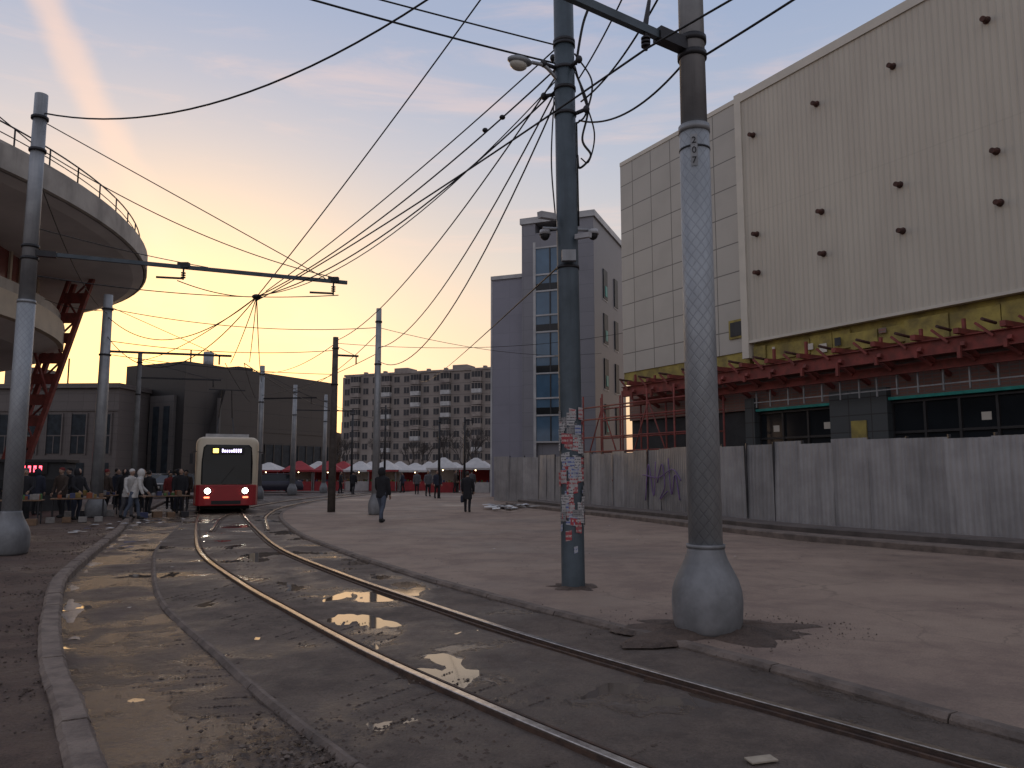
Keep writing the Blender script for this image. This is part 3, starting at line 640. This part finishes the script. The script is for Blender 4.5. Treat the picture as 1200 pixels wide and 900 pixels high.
b=MB();polebody(b,[(.84,.172),(5.0,.165)],M_sleeve,32);b.tube([(0,0,5),(0,0,5.06)],.172,M_galv,24);polebody(b,[(5.06,.15),(9.45,.125)],M_galv,28)
for z in (5.9,6.15,8.2,8.9): b.tube([(0,0,z),(0,0,z+.06)],.165,M_dark,20)
b.obj('shaft',p1)
b=MB();a0=Vector((.1,0,6.05));a1=Vector((5.95,2.5,6.05));b.bar(a0,a1,.07,.08,M_paintpole)
b.bar(a0,a0.lerp(a1,.06),.12,.12,M_dark)
for t,l in ((.44,.28),(.95,.32)):
    q=a0.lerp(a1,t);b.tube([q+Vector((0,0,.05)),q-Vector((0,0,l))],.02,M_dark,8);b.bar(q+Vector((-.12,0,.04)),q+Vector((.12,0,.04)),.12,.12,M_dark)
    q2=q-Vector((0,0,l*.9));b.bar(q2,q2+Vector((-.5,-.2,-.02)),.04,.04,M_dark)
    for z in (.12,.17,.22): b.tube([q-Vector((0,0,z)),q-Vector((0,0,z+.02))],.05,M_dark,10)
b.tube([(0,0,8.9),a0.lerp(a1,.92)+Vector((0,0,.05))],.012,M_dark,5)
b.obj('cantilever_arm',p1)
def simplepole(name,x,y,h,r,mat,bulb=True,arm=None):
    e=empty(name,(x,y,0));b=MB()
    if bulb: b.tube([(0,0,z) for z,_ in BULB],[q*min(1,r/.19*1.1) for _,q in BULB],M_bulb,18)
    polebody(b,[(0,r*1.15),(h*.55,r),(h,r*.8)],mat,16);b.tube([(0,0,h*.72),(0,0,h*.72+.06)],r*1.1,M_dark,12);b.tube([(0,0,h*.93),(0,0,h*.93+.06)],r*1.05,M_dark,12);b.obj('shaft',e)
    if arm:
        b=MB();b.bar((0,0,arm[2]),(arm[0],arm[1],arm[2]),.07,.08,M_dark);b.tube([(0,0,h*.95),(arm[0]*.9,arm[1]*.9,arm[2])],.012,M_dark,5)
        q=Vector(arm)*.9;q.z=arm[2];b.tube([q,q-Vector((0,0,.35))],.03,M_dark,6);b.obj('arm',e)
    return e
simplepole('catenary_pole',-14.9,28.0,8.1,.19,M_galv,True,(4.2,1.2,6.0))
simplepole('catenary_pole',-15.1,46.4,8.0,.17,M_galv,True,(3.5,-.6,6.0))
simplepole('catenary_pole',-15.5,55,7.8,.17,M_galv,True,(4,1,6.0))
simplepole('catenary_pole',-14.5,60,7.6,.15,M_galv,True)
wp=simplepole('wooden_utility_pole',-7.3,31.6,7.15,.14,mk('weathered_wood_pole',(.10,.085,.075),(.06,.05,.045),5,.8),False,(.9,.3,6.4))
simplepole('catenary_pole',-5.2,29.7,7.95,.13,M_galv,True)
simplepole('catenary_pole',-17.5,36,7.2,.12,M_concpole,False,(3.5,1,6.0))
simplepole('street_lamp',-4.5,48,5.0,.08,M_dark,False,(.6,0,4.9));simplepole('street_lamp',-3.3,54,5.4,.08,M_dark,False,(.6,0,5.2))
simplepole('street_lamp',-9.5,58,6.6,.08,M_dark,False,(-.8,0,6.4));simplepole('street_lamp',-13.2,64,6.8,.09,M_dark,False)
# ---------------------------------------------------------------- overhead wires
wr=MB()
def wire(p,q,sag=.2,r=.011):
    p=Vector(p);q=Vector(q);pts=[]
    for i in range(25):
        t=i/24;v=p.lerp(q,t);v.z-=4*sag*t*(1-t);pts.append(v)
    wr.tube(pts,r,M_black,5,False)
J=(-6.6,19.6,6.1);PA=(.72,11.05,7.7)
wire(PA,J,.35,.014);wire((.70,11.05,7.35),J,.55,.014);wire((.7,11.05,8.0),(-6.3,19.4,6.2),.15,.012);wire((.7,11.05,7.5),(-6.5,19.4,6.1),.75,.010)
wire((1.42,7.66,6.02),(-6.6,19.6,6.0),.12,.013);wire((1.42,7.66,6.02),(4.6,3.6,6.05),.0,.012)
wire((.5,10.6,9.9),J,.12,.014)
wire((-9.8,15.4,9.05),(.35,10.9,9.95),1.15,.018)
wire((.7,11.1,7.75),(-8,6.5,7.9),.15,.015);wire((.68,11.1,8.05),(-7.2,6,7.3),.05,.012)
wire((.7,11.1,7.4),(-5.2,29.7,6.4),.9,.014);wire((.72,11.1,7.3),(-5.2,29.7,5.9),1.5,.014);wire((.7,11.1,7.6),(-7.3,31.6,7.0),.7,.014)
wire((-9.85,15.4,8.3),(-4.1,17.9,6.15),.35,.012);wire((-9.85,15.4,8.3),(-14,12.2,12.5),.2,.014);wire((-9.85,15.4,6.6),(-6.8,16.9,6.15),.05,.01)
wire((-14.9,28,7.3),J,1.0,.015);wire((-14.9,28,6.6),J,1.5,.014);wire((-15.1,46.4,7.0),J,.5,.015);wire((-17.5,36,6.8),J,.3,.014)
wire(J,(-9.6,28.0,5.6),.1,.013);wire(J,(-10.4,28.3,5.6),.1,.013);wire((-4.1,17.9,5.75),J,.02,.012);wire((-7.3,16.5,5.75),J,.1,.012);wire((-9.85,15.4,5.6),J,.1,.012)
wire((.68,11.1,4.6),(-24,195,25.2),1.2,.014)
wire((-14.9,28,7.6),(-5.2,29.7,7.2),.35,.015);wire((-14.9,28,6.4),(-7.3,31.6,6.6),.25,.015);wire((-14.9,28,5.9),(-7.3,31.6,5.6),.15,.013)
wire((-15.1,46.4,7.6),(-7.3,31.6,6.9),.4,.015);wire((-15.1,46.4,6.2),(-5.2,29.7,6.2),.3,.015);wire((-15.5,55,7.4),(-5.2,29.7,7),.5,.015)
wire((-9.9,28.3,5.6),(-14,42,5.6),.1,.014);wire((-10.6,28.3,5.6),(-15,44,5.6),.1,.014);wire((-9.9,28.3,5.6),(-11.7,46,5.6),.1,.016);wire((-11.7,46,5.6),(-6,76,5.6),.2,.018)
wire((-7.3,31.6,6.9),(6.6,40,9),.5,.012);wire((-5.2,29.7,7.2),(5.6,47.9,9),.5,.012);wire((-14.9,28,7.5),(-24,36,10.8),.4,.013);wire((-9.85,15.4,7.8),(-14.9,28,7.4),.5,.013)
wire((1.05,11.2,7.2),(2.0,8.1,7.6),.25,.014);wire((1.02,11.2,6.9),(2.05,8.15,6.3),.3,.014);wire((1.0,11.1,7.5),(1.95,8.0,8.6),.2,.012);wire((2.0,8.1,6.1),(6,4,7.4),.1,.014)
wr.ell(J,(.12,.12,.07),M_dark)
for t in (.12,.16):
    v=Vector(PA).lerp(Vector(J),t);wr.ell(v-Vector((0,0,.14)),(.05,.05,.04),M_dark)
wr.obj('overhead_wires')
# ---------------------------------------------------------------- tram
M_tred=mk('tram_red',(.36,.022,.028),(.30,.02,.024),1,.35,0,.02);M_tcr=mk('tram_cream',(.58,.50,.37),(.50,.43,.32),1,.4,0,.02)
M_hl=emi('headlight',(1,.93,.75),25);M_sign=emi('led_orange',(1,.62,.12),4);M_signw=emi('led_purple_white',(.75,.65,1),3);M_tl=emi('tram_low_lamp',(1,.25,.12),3)
TD=Vector((-.37,.93));tr=empty('tram',(-11.35,31.0,-.02),math.atan2(-TD.x,TD.y))
W=1.19;H=3.02
def tring(y,w,h0,h1,r,n=5):
    pts=[]
    for cx,cz,a0 in ((w-r,h1-r,0),(-w+r,h1-r,90),(-w+.08,h0+.08,180),(w-.08,h0+.08,270)):
        rr=r if cz>1 else .08
        for i in range(n+1):
            t=math.radians(a0+90*i/n);pts.append(Vector((cx+rr*math.cos(t),y,cz+rr*math.sin(t))))
    return pts
def body(z0,z1,mat,ys,b,rt):
    rings=[]
    for y,dw,dz in ys: rings.append(tring(y,W-dw,z0,z1-dz,rt))
    b.loft(rings,mat,True)
b=MB();body(.32,H,M_tcr,[(.07,.10,.12),(.14,.04,.05),(.32,.0,.0),(14.8,0,0),(15,.1,.1)],b,.28);b.obj('shell',tr)
b=MB()
rings=[]
for y,w in ((-.12,.78),(-.06,1.0),(.06,1.12),(.3,1.2),(15.02,1.2)):
    rings.append([Vector((w,y,.30)),Vector((w,y,1.12)),Vector((-w,y,1.12)),Vector((-w,y,.30))])
b.loft(rings,M_tred,False);b.obj('red_skirt',tr,bevel=.03)
b=MB()
rings=[]
for y,w,zt in ((.01,.92,2.68),(.05,.96,2.72),(.12,.98,2.73)):
    rings.append([Vector((w*.98,y-.06,1.15)),Vector((w,y,2.0)),Vector((w*.95,y+.02,zt-.12)),Vector((w*.85,y+.03,zt)),Vector((-w*.85,y+.03,zt)),Vector((-w*.95,y+.02,zt-.12)),Vector((-w,y,2.0)),Vector((-w*.98,y-.06,1.15))])
b.loft(rings,glass('tram_windshield',(.012,.014,.018),.06,.35),False);b.obj('windshield',tr)
b=MB()
for y in range(6):
    for s in (-1,1): b.box(s*1.196-.01,s*1.196+.01,.9+y*2.3,2.9+y*2.3,1.35,2.45,M_gl)
b.box(-.85,.85,1.5,4,3.0,3.2,M_cw);b.box(-.8,.8,6,9,3.0,3.22,M_cw);b.obj('side_windows',tr)
b=MB();b.box(-.62,.62,-.03,.03,2.32,2.6,M_black);b.box(-.55,-.35,-.045,-.03,2.38,2.55,M_sign)
for i in range(9): b.box(-.22+i*.085,-.17+i*.085,-.045,-.03,2.40,2.40+random.choice((.1,.14,.14)),M_signw)
b.obj('destination_sign',tr)
b=MB()
for s in (-1,1):
    b.tube([(s*.70,-.14,.88),(s*.70,.0,.88)],.11,M_hl,14);b.tube([(s*.70,-.13,.88),(s*.70,.0,.88)],.14,M_black,14);b.box(s*.72-.1,s*.72+.1,-.14,-.03,.60,.66,M_tl)
b.box(-.55,.55,-.14,-.05,.36,.5,M_black)
for s in (-1,1): b.bar((s*1.1,.2,2.45),(s*1.34,-.05,2.4),.03,.03,M_black);b.box(s*1.34-.06,s*1.34+.06,-.12,-.04,1.95,2.35,M_black)
b.bar((-.2,-.07,1.2),(.25,-.03,1.8),.02,.02,M_black)
for y in (2.2,4,10.5,12.3):
    for s in (-.8,.8): b.tube([(s-.06,y,.3),(s+.06,y,.3)],.3,M_rust,20)
b.box(-.95,.95,1.2,14,.12,.33,M_black);b.obj('lamps_and_bumper',tr)
b=MB();b.bar((-.4,5,3.1),(-.3,6.2,4.2),.05,.05,M_dark);b.bar((.4,5,3.1),(.3,6.2,4.2),.05,.05,M_dark);b.bar((-.3,6.2,4.2),(-.2,5.2,5.4),.04,.04,M_dark);b.bar((.3,6.2,4.2),(.2,5.2,5.4),.04,.04,M_dark);b.bar((-.8,5.2,5.42),(.8,5.2,5.42),.06,.05,M_dark);b.obj('pantograph',tr)
# ---------------------------------------------------------------- market stalls
M_trf=mk('tent_white',(.60,.58,.56),(.48,.47,.46),2,.8,0,0);M_tre=mk('tent_red',(.36,.035,.04),(.25,.028,.034),2,.8,0,0);M_bulbw=emi('market_lamp',(1,.72,.4),8)
GOODS=[mk('goods_%d'%i,c,None,8,.7,0,0) for i,c in enumerate([(.3,.08,.03),(.3,.2,.06),(.08,.18,.05),(.3,.28,.26),(.06,.07,.15),(.2,.12,.07)])]
def stall(x,y,rz,w=2.3):
    e=empty('market_stall',(x,y,0),rz);b=MB();h=random.uniform(1.75,1.95)
    for sx in(-1,1):
        for sy in(-1,1): b.bar((sx*w/2,sy*1.1,0),(sx*w/2,sy*1.1,h),.05,.05,M_galv)
    b.obj('frame',e);b=MB();W2=w/2+.12;D=1.25;cm_=M_trf if random.random()<.72 else M_tre;vm=random.choice((M_trf,M_tre));pk=random.uniform(.6,.9)
    b.add([(-W2,-D,h),(W2,-D,h),(W2,D,h),(-W2,D,h),(-.15,0,h+pk),(.15,0,h+pk)],[(0,1,5,4),(1,2,5),(2,3,4,5),(3,0,4)],cm_)
    b.box(-W2,W2,-D-.015,-D,h-.16,h,vm);b.box(-W2,-W2+.01,-D,D,h-.16,h,vm);b.box(W2-.01,W2,-D,D,h-.16,h,vm);b.obj('canopy',e)
    b=MB();b.box(-w/2,w/2,D-.1,D-.08,0,h,M_tre if random.random()<.8 else M_trf);b.box(-w/2+.05,w/2-.05,-1.05,-.45,.0,.8,random.choice((M_tre,M_trf,M_tre)))
    if random.random()<.5: b.box(-w/2,-w/2+.02,-1,1,0,h-.1,M_tre)
    for i in range(10): q=random.uniform(.05,.14);xx=-w/2+.2+(w-.4)*i/9;b.box(xx-q/2,xx+q/2,-.95,-.6,.8,.8+q*1.4,random.choice(GOODS))
    b.ell((0,-.6,h-.18),(.05,.05,.06),M_bulbw);b.obj('counter_and_walls',e)
for i in range(13): stall(-21+i*2.5,68+.2*i+random.uniform(-.9,.9),random.uniform(-.15,.15),random.uniform(2.1,2.6))
for i in range(8): stall(-19+i*2.7,76+random.uniform(-1,1),random.uniform(-.1,.1))
for i in range(3): stall(-5.5+i*2.6,62.5,0)
def table(x,y,rz):
    e=empty('market_table',(x,y,0),rz);b=MB();b.box(-.8,.8,-.35,.35,.72,.76,GOODS[5])
    for sx in(-.72,.72):
        for sy in(-.3,.3): b.bar((sx,sy,0),(sx,sy,.72),.04,.04,M_dark)
    for i in range(14): q=random.uniform(.08,.18);xx=random.uniform(-.7,.7);yy=random.uniform(-.25,.2);b.box(xx-q/2,xx+q/2,yy-q/2,yy+q/2,.76,.76+q,random.choice(GOODS))
    for i in range(4): q=random.uniform(.22,.34);xx=-.75+i*.45;b.box(xx-q/2,xx+q/2,-.65,-.65+q,0.0,q*.7,random.choice([GOODS[4],GOODS[5],M_dark,GOODS[3]]))
    b.obj('top_and_goods',e,bevel=.01)
for x,y,r in ((-15.2,23.8,.4),(-14.2,25.6,.5),(-17.2,24.2,.2),(-15.5,29,.3),(-12.6,28.3,.6)): table(x,y,r)
e=empty('kiosk',(-20.2,33,0),.3);b=MB();b.box(-1.3,1.3,-1,1,0,2.0,M_dwall);b.box(-1.4,1.4,-1.15,1.05,2.0,2.12,M_dark);b.box(-1,1,-1.03,-1,.7,1.3,M_gl);b.obj('cabin',e)
b=MB();b.box(-.7,.7,-1.12,-1.04,1.5,1.98,M_black);rl_=emi('led_red',(1,.08,.12),5)
for i in range(6):
    b.box(-.6+i*.2,-.5+i*.2,-1.135,-1.12,1.6,1.86,rl_)
    b.box(-.565+i*.2,-.535+i*.2,-1.14,-1.135,1.68,1.78,M_black)
b.obj('led_sign',e)
# ---------------------------------------------------------------- cars
def car(x,y,rz,mat):
    e=empty('parked_car',(x,y,0),rz);b=MB()
    prof=[(-2.1,.32,.86),(-2.15,.6,.9),(-2.05,.85,.9),(-1.2,.95,.9),(1.3,.98,.9),(2.05,.93,.88),(2.15,.62,.86),(2.08,.32,.84)]
    rings=[[Vector((x_,-.84,.3)),Vector((x_,-.88,z*.6+.12)),Vector((x_,-.8,z)),Vector((x_,.8,z)),Vector((x_,.88,z*.6+.12)),Vector((x_,.84,.3))] for x_,z,_ in prof]
    b.loft(rings,mat,True);b.obj('body',e,bevel=.03);b=MB()
    cab=[(-1.35,.94,.78),(-.75,1.4,.62),(.6,1.46,.62),(1.45,1.35,.62),(1.75,.96,.76)]
    b.loft([[Vector((x_,-.8,.92)),Vector((x_,-w_,z)),Vector((x_,w_,z)),Vector((x_,.8,.92))] for x_,z,w_ in cab],M_gl,False)
    b.box(-.72,1.4,-.6,.6,1.44,1.49,mat);b.obj('cabin',e,bevel=.02);b=MB()
    for sx in(-1.35,1.35):
        for sy in(-.82,.82): b.tube([(sx,sy-.1,.31),(sx,sy+.1,.31)],.31,M_black,18);b.tube([(sx,sy-.105,.31),(sx,sy+.105,.31)],.18,M_galv,12)
    b.box(-2.17,-2.14,-.75,-.45,.6,.75,M_white);b.box(-2.17,-2.14,.45,.75,.6,.75,M_white);b.obj('wheels_and_lamps',e)
CP=[mk('car_paint_%d'%i,c,tuple(q*.9 for q in c),1,.3,.2,0) for i,c in enumerate([(.05,.055,.06),(.3,.3,.31),(.03,.03,.05),(.12,.03,.03)])]
for x,y,r,i in ((-19,62,.1,0),(-23.5,63,-.1,1),(-17.5,57,.3,2),(-24.5,52,1.4,1),(-27,56,1.5,2),(-21.5,50,1.2,0)): car(x,y,r,CP[i])
# ---------------------------------------------------------------- trees
M_bark=mk('bark',(.07,.06,.055),(.05,.043,.04),6,.9,0,0)
def tree(x,y,h,seed):
    rnd=random.Random(seed);b=MB()
    def br(p,d,L,r,lv):
        q=p+d*L;mid=p.lerp(q,.5)+Vector((rnd.uniform(-1,1),rnd.uniform(-1,1),0))*L*.06
        b.tube([p,mid,q],[r,r*.85,r*.65],M_bark,5 if lv<2 else 3,False)
        if lv>=5: return
        for i in range(3):
            nd=(d+Vector((rnd.uniform(-1,1),rnd.uniform(-1,1),rnd.uniform(-.25,.7)))*.62).normalized();br(p.lerp(q,rnd.uniform(.6,1)),nd,L*rnd.uniform(.62,.82),max(.02,r*.6),lv+1)
    br(Vector((0,0,0)),Vector((0,0,1)),h*.28,h*.018,0);b.obj('bare_tree',None,(x,y,0),fixn=False)
for i,(x,y,h) in enumerate([(-13,150,13),(-20,155,11),(-7,140,14),(-27,160,12),(-34,158,12),(-2,135,13),(-16,140,10),(-31,135,9),(-42,150,13),(-10,160,12)]): tree(x,y,h,i)
b=MB()
for i in range(3):
    x=-75+i*22;b.box(x,x+20,235+i*5,250+i*5,0,14+3*(i%2),M_ap)
for i in range(8):
    for k in range(5): b.box(-74+i*8,-72+i*8,234.4,236,2+k*2.8,3.6+k*2.8,M_apw)
b.obj('distant_buildings')
# ---------------------------------------------------------------- people
M_skin=mk('skin',(.42,.27,.20),None,4,.6,0,0);M_hair=mk('hair',(.03,.022,.018),None,8,.7,0,0)
def cloth(n,c): return mk('cloth_'+n,c,tuple(x*.75 for x in c),7,.9,0,.3,.01)
C={'black':cloth('black',(.018,.018,.022)),'navy':cloth('navy',(.03,.035,.055)),'grey':cloth('grey',(.12,.12,.13)),'white':cloth('white',(.62,.60,.57)),'brown':cloth('brown',(.07,.05,.04)),'jeans':cloth('jeans',(.09,.11,.15)),'red':cloth('red',(.2,.03,.03)),'beige':cloth('beige',(.3,.25,.19))}
def person(x,y,face,h=1.72,coat='black',legs='navy',hem=.82,stride=.0,arms=(0,0),lean=0,hood=False,bag=None,z=0,hat=None):
    e=empty('person',(x,y,z),face);k=h/1.75;e.scale=(k,k,k);vx=.02 if y<35 else .035
    L=lambda zz:-lean*max(0,zz-.9)
    b=MB();fl_=stride/2
    def leg(s):
        fy=-fl_*s; kn=Vector((s*.1,fy*.55-.03,.5));an=Vector((s*.1,fy+ .02,.09));
        b.tube([Vector((s*.09,0,.95)),Vector((s*.1,fy*.25,.75)),kn,Vector((s*.1,fy*.85+.02,.3)),an],[.105,.095,.068,.062,.05],C[legs],12)
        return an
    ans=[leg(1),leg(-1)];b.ell((0,0,.93),(.17,.12,.13),C[legs]);o=b.obj('trousers',e);r=o.modifiers.new('r','REMESH');r.mode='VOXEL';r.voxel_size=vx;r.use_smooth_shade=True
    b=MB()
    for an in ans:
        b.ell((an.x,an.y-.06,.045),(.05,.135,.05),M_black);b.ell((an.x,an.y+.0,.09),(.055,.06,.07),M_black)
    b.obj('shoes',e)
    b=MB();rings=[]
    for zz,rx,ry in ((hem,.20,.15),(hem+.08,.205,.155),(1.0,.185,.14),(1.15,.18,.135),(1.3,.205,.14),(1.4,.205,.125),(1.46,.14,.10),(1.52,.075,.075)):
        rings.append([Vector((rx*math.cos(2*math.pi*i/20),ry*math.sin(2*math.pi*i/20)+L(zz),zz)) for i in range(20)])
    b.loft(rings,C[coat]);hands=[]
    for s,a in ((1,arms[0]),(-1,arms[1])):
        sh=Vector((s*.2,L(1.4),1.40));el=sh+Vector((s*.06,-math.sin(a*.6)*.29,-math.cos(a*.6)*.29));a2=min(2.2,a*1.3+.15);hd=el+Vector((-s*.01 if a<.6 else -s*.06,-math.sin(a2)*.25,-math.cos(a2)*.25))
        b.tube([sh+Vector((-s*.05,0,.01)),sh,el,hd],[.07,.075,.058,.045],C[coat],12);hands.append((s,hd,(hd-el).normalized()))
    if hood: b.ell((0,L(1.6)+.03,1.62),(.125,.135,.155),C[coat])
    o=b.obj('coat',e);r=o.modifiers.new('r','REMESH');r.mode='VOXEL';r.voxel_size=vx;r.use_smooth_shade=True
    b=MB();hy=L(1.62)
    b.tube([(0,hy+.01,1.46),(0,hy,1.56)],[.06,.055],M_skin,12);b.ell((0,hy-.012,1.64),(.075,.092,.115),M_skin,18,14)
    b.ell((0,hy-.108,1.625),(.014,.022,.022),M_skin,8,6)
    for s in(-1,1): b.ell((s*.077,hy,1.635),(.012,.022,.032),M_skin,8,6);b.ell((s*.03,hy-.092,1.65),(.013,.01,.008),M_black,8,5)
    b.box(-.024,.024,hy-.104,hy-.098,1.578,1.584,GOODS[0]);b.obj('head',e)
    b=MB()
    if hat: b.ell((0,hy+.012,1.69),(.09,.105,.085),C[hat],16,10)
    else: b.ell((0,hy+.022,1.672),(.085,.095,.10),M_hair,16,10)
    b.obj('hair',e)
    b=MB()
    for s,hd,d in hands:
        c=hd+d*.045;b.tube([hd-d*.01,c,hd+d*.09],[.026,.036,.034],M_skin,10,sq=(.55,1.15) )
        side=Vector((0,1,0)) if abs(d.y)<.7 else Vector((0,0,1))
        for i,l in enumerate((.062,.074,.07,.055)):
            o_=side*(.028-.019*i);p=hd+d*.088+o_;q=p+d*l*.55;q2=q+(d*.8+Vector((-s*.6,0,0))).normalized()*l*.5;b.tube([p,q,q2],[.0095,.009,.007],M_skin,6)
        p=hd+d*.03+side*-.03;b.tube([p,p+d*.03-side*.022,p+d*.06-side*.026],[.012,.011,.008],M_skin,6)
    b.obj('hands',e)
    if bag:
        s,hd,d=hands[0];b=MB();c=hd+Vector((0,0,-.3));b.loft([[Vector((c.x-.05*w_,c.y-.16*w_,c.z+zz)),Vector((c.x+.05*w_,c.y-.16*w_,c.z+zz)),Vector((c.x+.05*w_,c.y+.16*w_,c.z+zz)),Vector((c.x-.05*w_,c.y+.16*w_,c.z+zz))] for zz,w_ in ((-.17,.85),(-.1,1.05),(.08,1),(.14,.8))],C[bag],False)
        b.tube(crom([(c.x,c.y-.1,c.z+.13),(hd.x,hd.y,hd.z-.07),(c.x,c.y+.1,c.z+.13)],6),.008,C[bag],5);b.obj('bag',e,bevel=.02)
person(-4.2,25.2,2.7,1.74,'black','jeans',.78,.35,(.35,.1),hood=True)
person(-1.8,31.6,3.0,1.62,'black','black',.55,.12,(.15,.2),bag='navy')
person(-4.6,48,.4,1.7,'navy','black',.8,.3,(.2,.2));person(-5.6,52,.4,1.7,'grey','black',.8,.2,(.2,.2))
person(-15.6,25.0,.3,1.72,'black','black',.75,0,(.7,.9),hat='grey');person(-16.4,26.2,-.4,1.7,'navy','black',.8,0,(.4,.2),hat='black')
person(-14.7,26.4,1.2,1.72,'black','navy',.7,0,(.5,.6),hood=True);person(-17.3,27.5,.1,1.74,'brown','black',.8,0,(.3,.3))
person(-15.6,30,2.6,1.7,'brown','black',.6,.1,(.2,.2),hat='red');person(-14.2,30.5,3,1.66,'black','black',.7,.1,(.2,.4))
person(-12.9,26.6,2.0,1.7,'white','jeans',.75,.45,(.5,.2),.35,hood=True);person(-13.5,27.4,1.2,1.7,'white','grey',.75,.3,(.7,.3),.25,hat='white')
person(-13.0,30.6,.2,1.72,'black','black',.75,.1,(.2,.2));person(-13.5,31.6,.8,1.72,'black','navy',.75,.1,(.3,.1),hood=True);person(-14,32.5,2,1.7,'grey','black',.75,.1,(.3,.1))
person(-13.9,33.2,.3,1.68,'brown','black',.6,.1,(.3,.1),hat='black')
for x,y,c_,hd_ in ((-18.2,27.2,'black','grey'),(-17.9,29.4,'navy',None),(-16.9,29.9,'black','black'),(-15.9,27.6,'brown','red'),(-16.9,25.4,'grey','black'),(-14.6,29.4,'black',None),(-15.1,31.6,'navy','grey'),(-16.2,32.5,'black','black'),(-12.9,32.4,'black',None),(-14.9,34.0,'red','black'),(-17.7,33.4,'black','white'),(-16.6,35.3,'beige','brown')):
    person(x,y,random.uniform(0,6.28),random.uniform(1.6,1.78),c_,random.choice(['black','navy']),random.uniform(.6,.82),random.uniform(0,.25),(random.uniform(0,.7),random.uniform(0,.7)),random.uniform(0,.15),hood=hd_ is None,hat=hd_)
for i in range(10): person(random.uniform(-14,0),random.uniform(56,65),random.uniform(0,6),random.uniform(1.6,1.78),random.choice(['black','navy','brown','grey']),'black',.75,.2,(.3,.2))
for i in range(6): person(random.uniform(-22,-17),random.uniform(34,42),random.uniform(0,6),random.uniform(1.6,1.78),random.choice(['black','navy','brown','grey']),'black',.75,.2,(.3,.2))
# ---------------------------------------------------------------- litter
def litter(name,pts,mats,s):
    b=MB()
    for x,y,z in pts:
        q=random.uniform(.5,1)*s;a_=random.uniform(0,3);M=Matrix.Translation((x,y,z))@Matrix.Rotation(a_,4,'Z')
        vs=[M@Vector((sx*q,sy*q*.6,random.uniform(.004,.3*q))) for sx,sy in((-1,-1),(1,-1),(1,1),(-1,1))]+[M@Vector((0,0,q*random.uniform(.1,.4)))]
        b.add(vs,[(0,1,4),(1,2,4),(2,3,4),(3,0,4)],random.choice(mats))
    b.obj(name,fixn=False)
litter('plastic_sheeting',[(-.2+random.gauss(0,.55),34.6+random.gauss(0,.8),.02+random.random()*.12) for _ in range(45)],[M_white,M_st2,M_cw],.3)
litter('litter',[(random.uniform(-12.5,-10.8),random.uniform(20,27),.03) for _ in range(35)]+[(random.uniform(-9,-8.3),random.uniform(16.5,19),-.05) for _ in range(10)],[M_white,M_cw,GOODS[5],GOODS[4]],.13)
litter('litter',[(random.uniform(-9,12),random.uniform(9,34),.012) for _ in range(40)],[M_white,M_cw,GOODS[5]],.035)
b=MB();M=Matrix.Translation((1.42,4.62,-.03))@Matrix.Rotation(.3,4,'Z')@Matrix.Rotation(.05,4,'X');b.box(-.085,.085,-.04,.04,0,.008,mk('cardboard',(.42,.36,.28),None,9,.8),M);b.obj('cardboard_scrap')
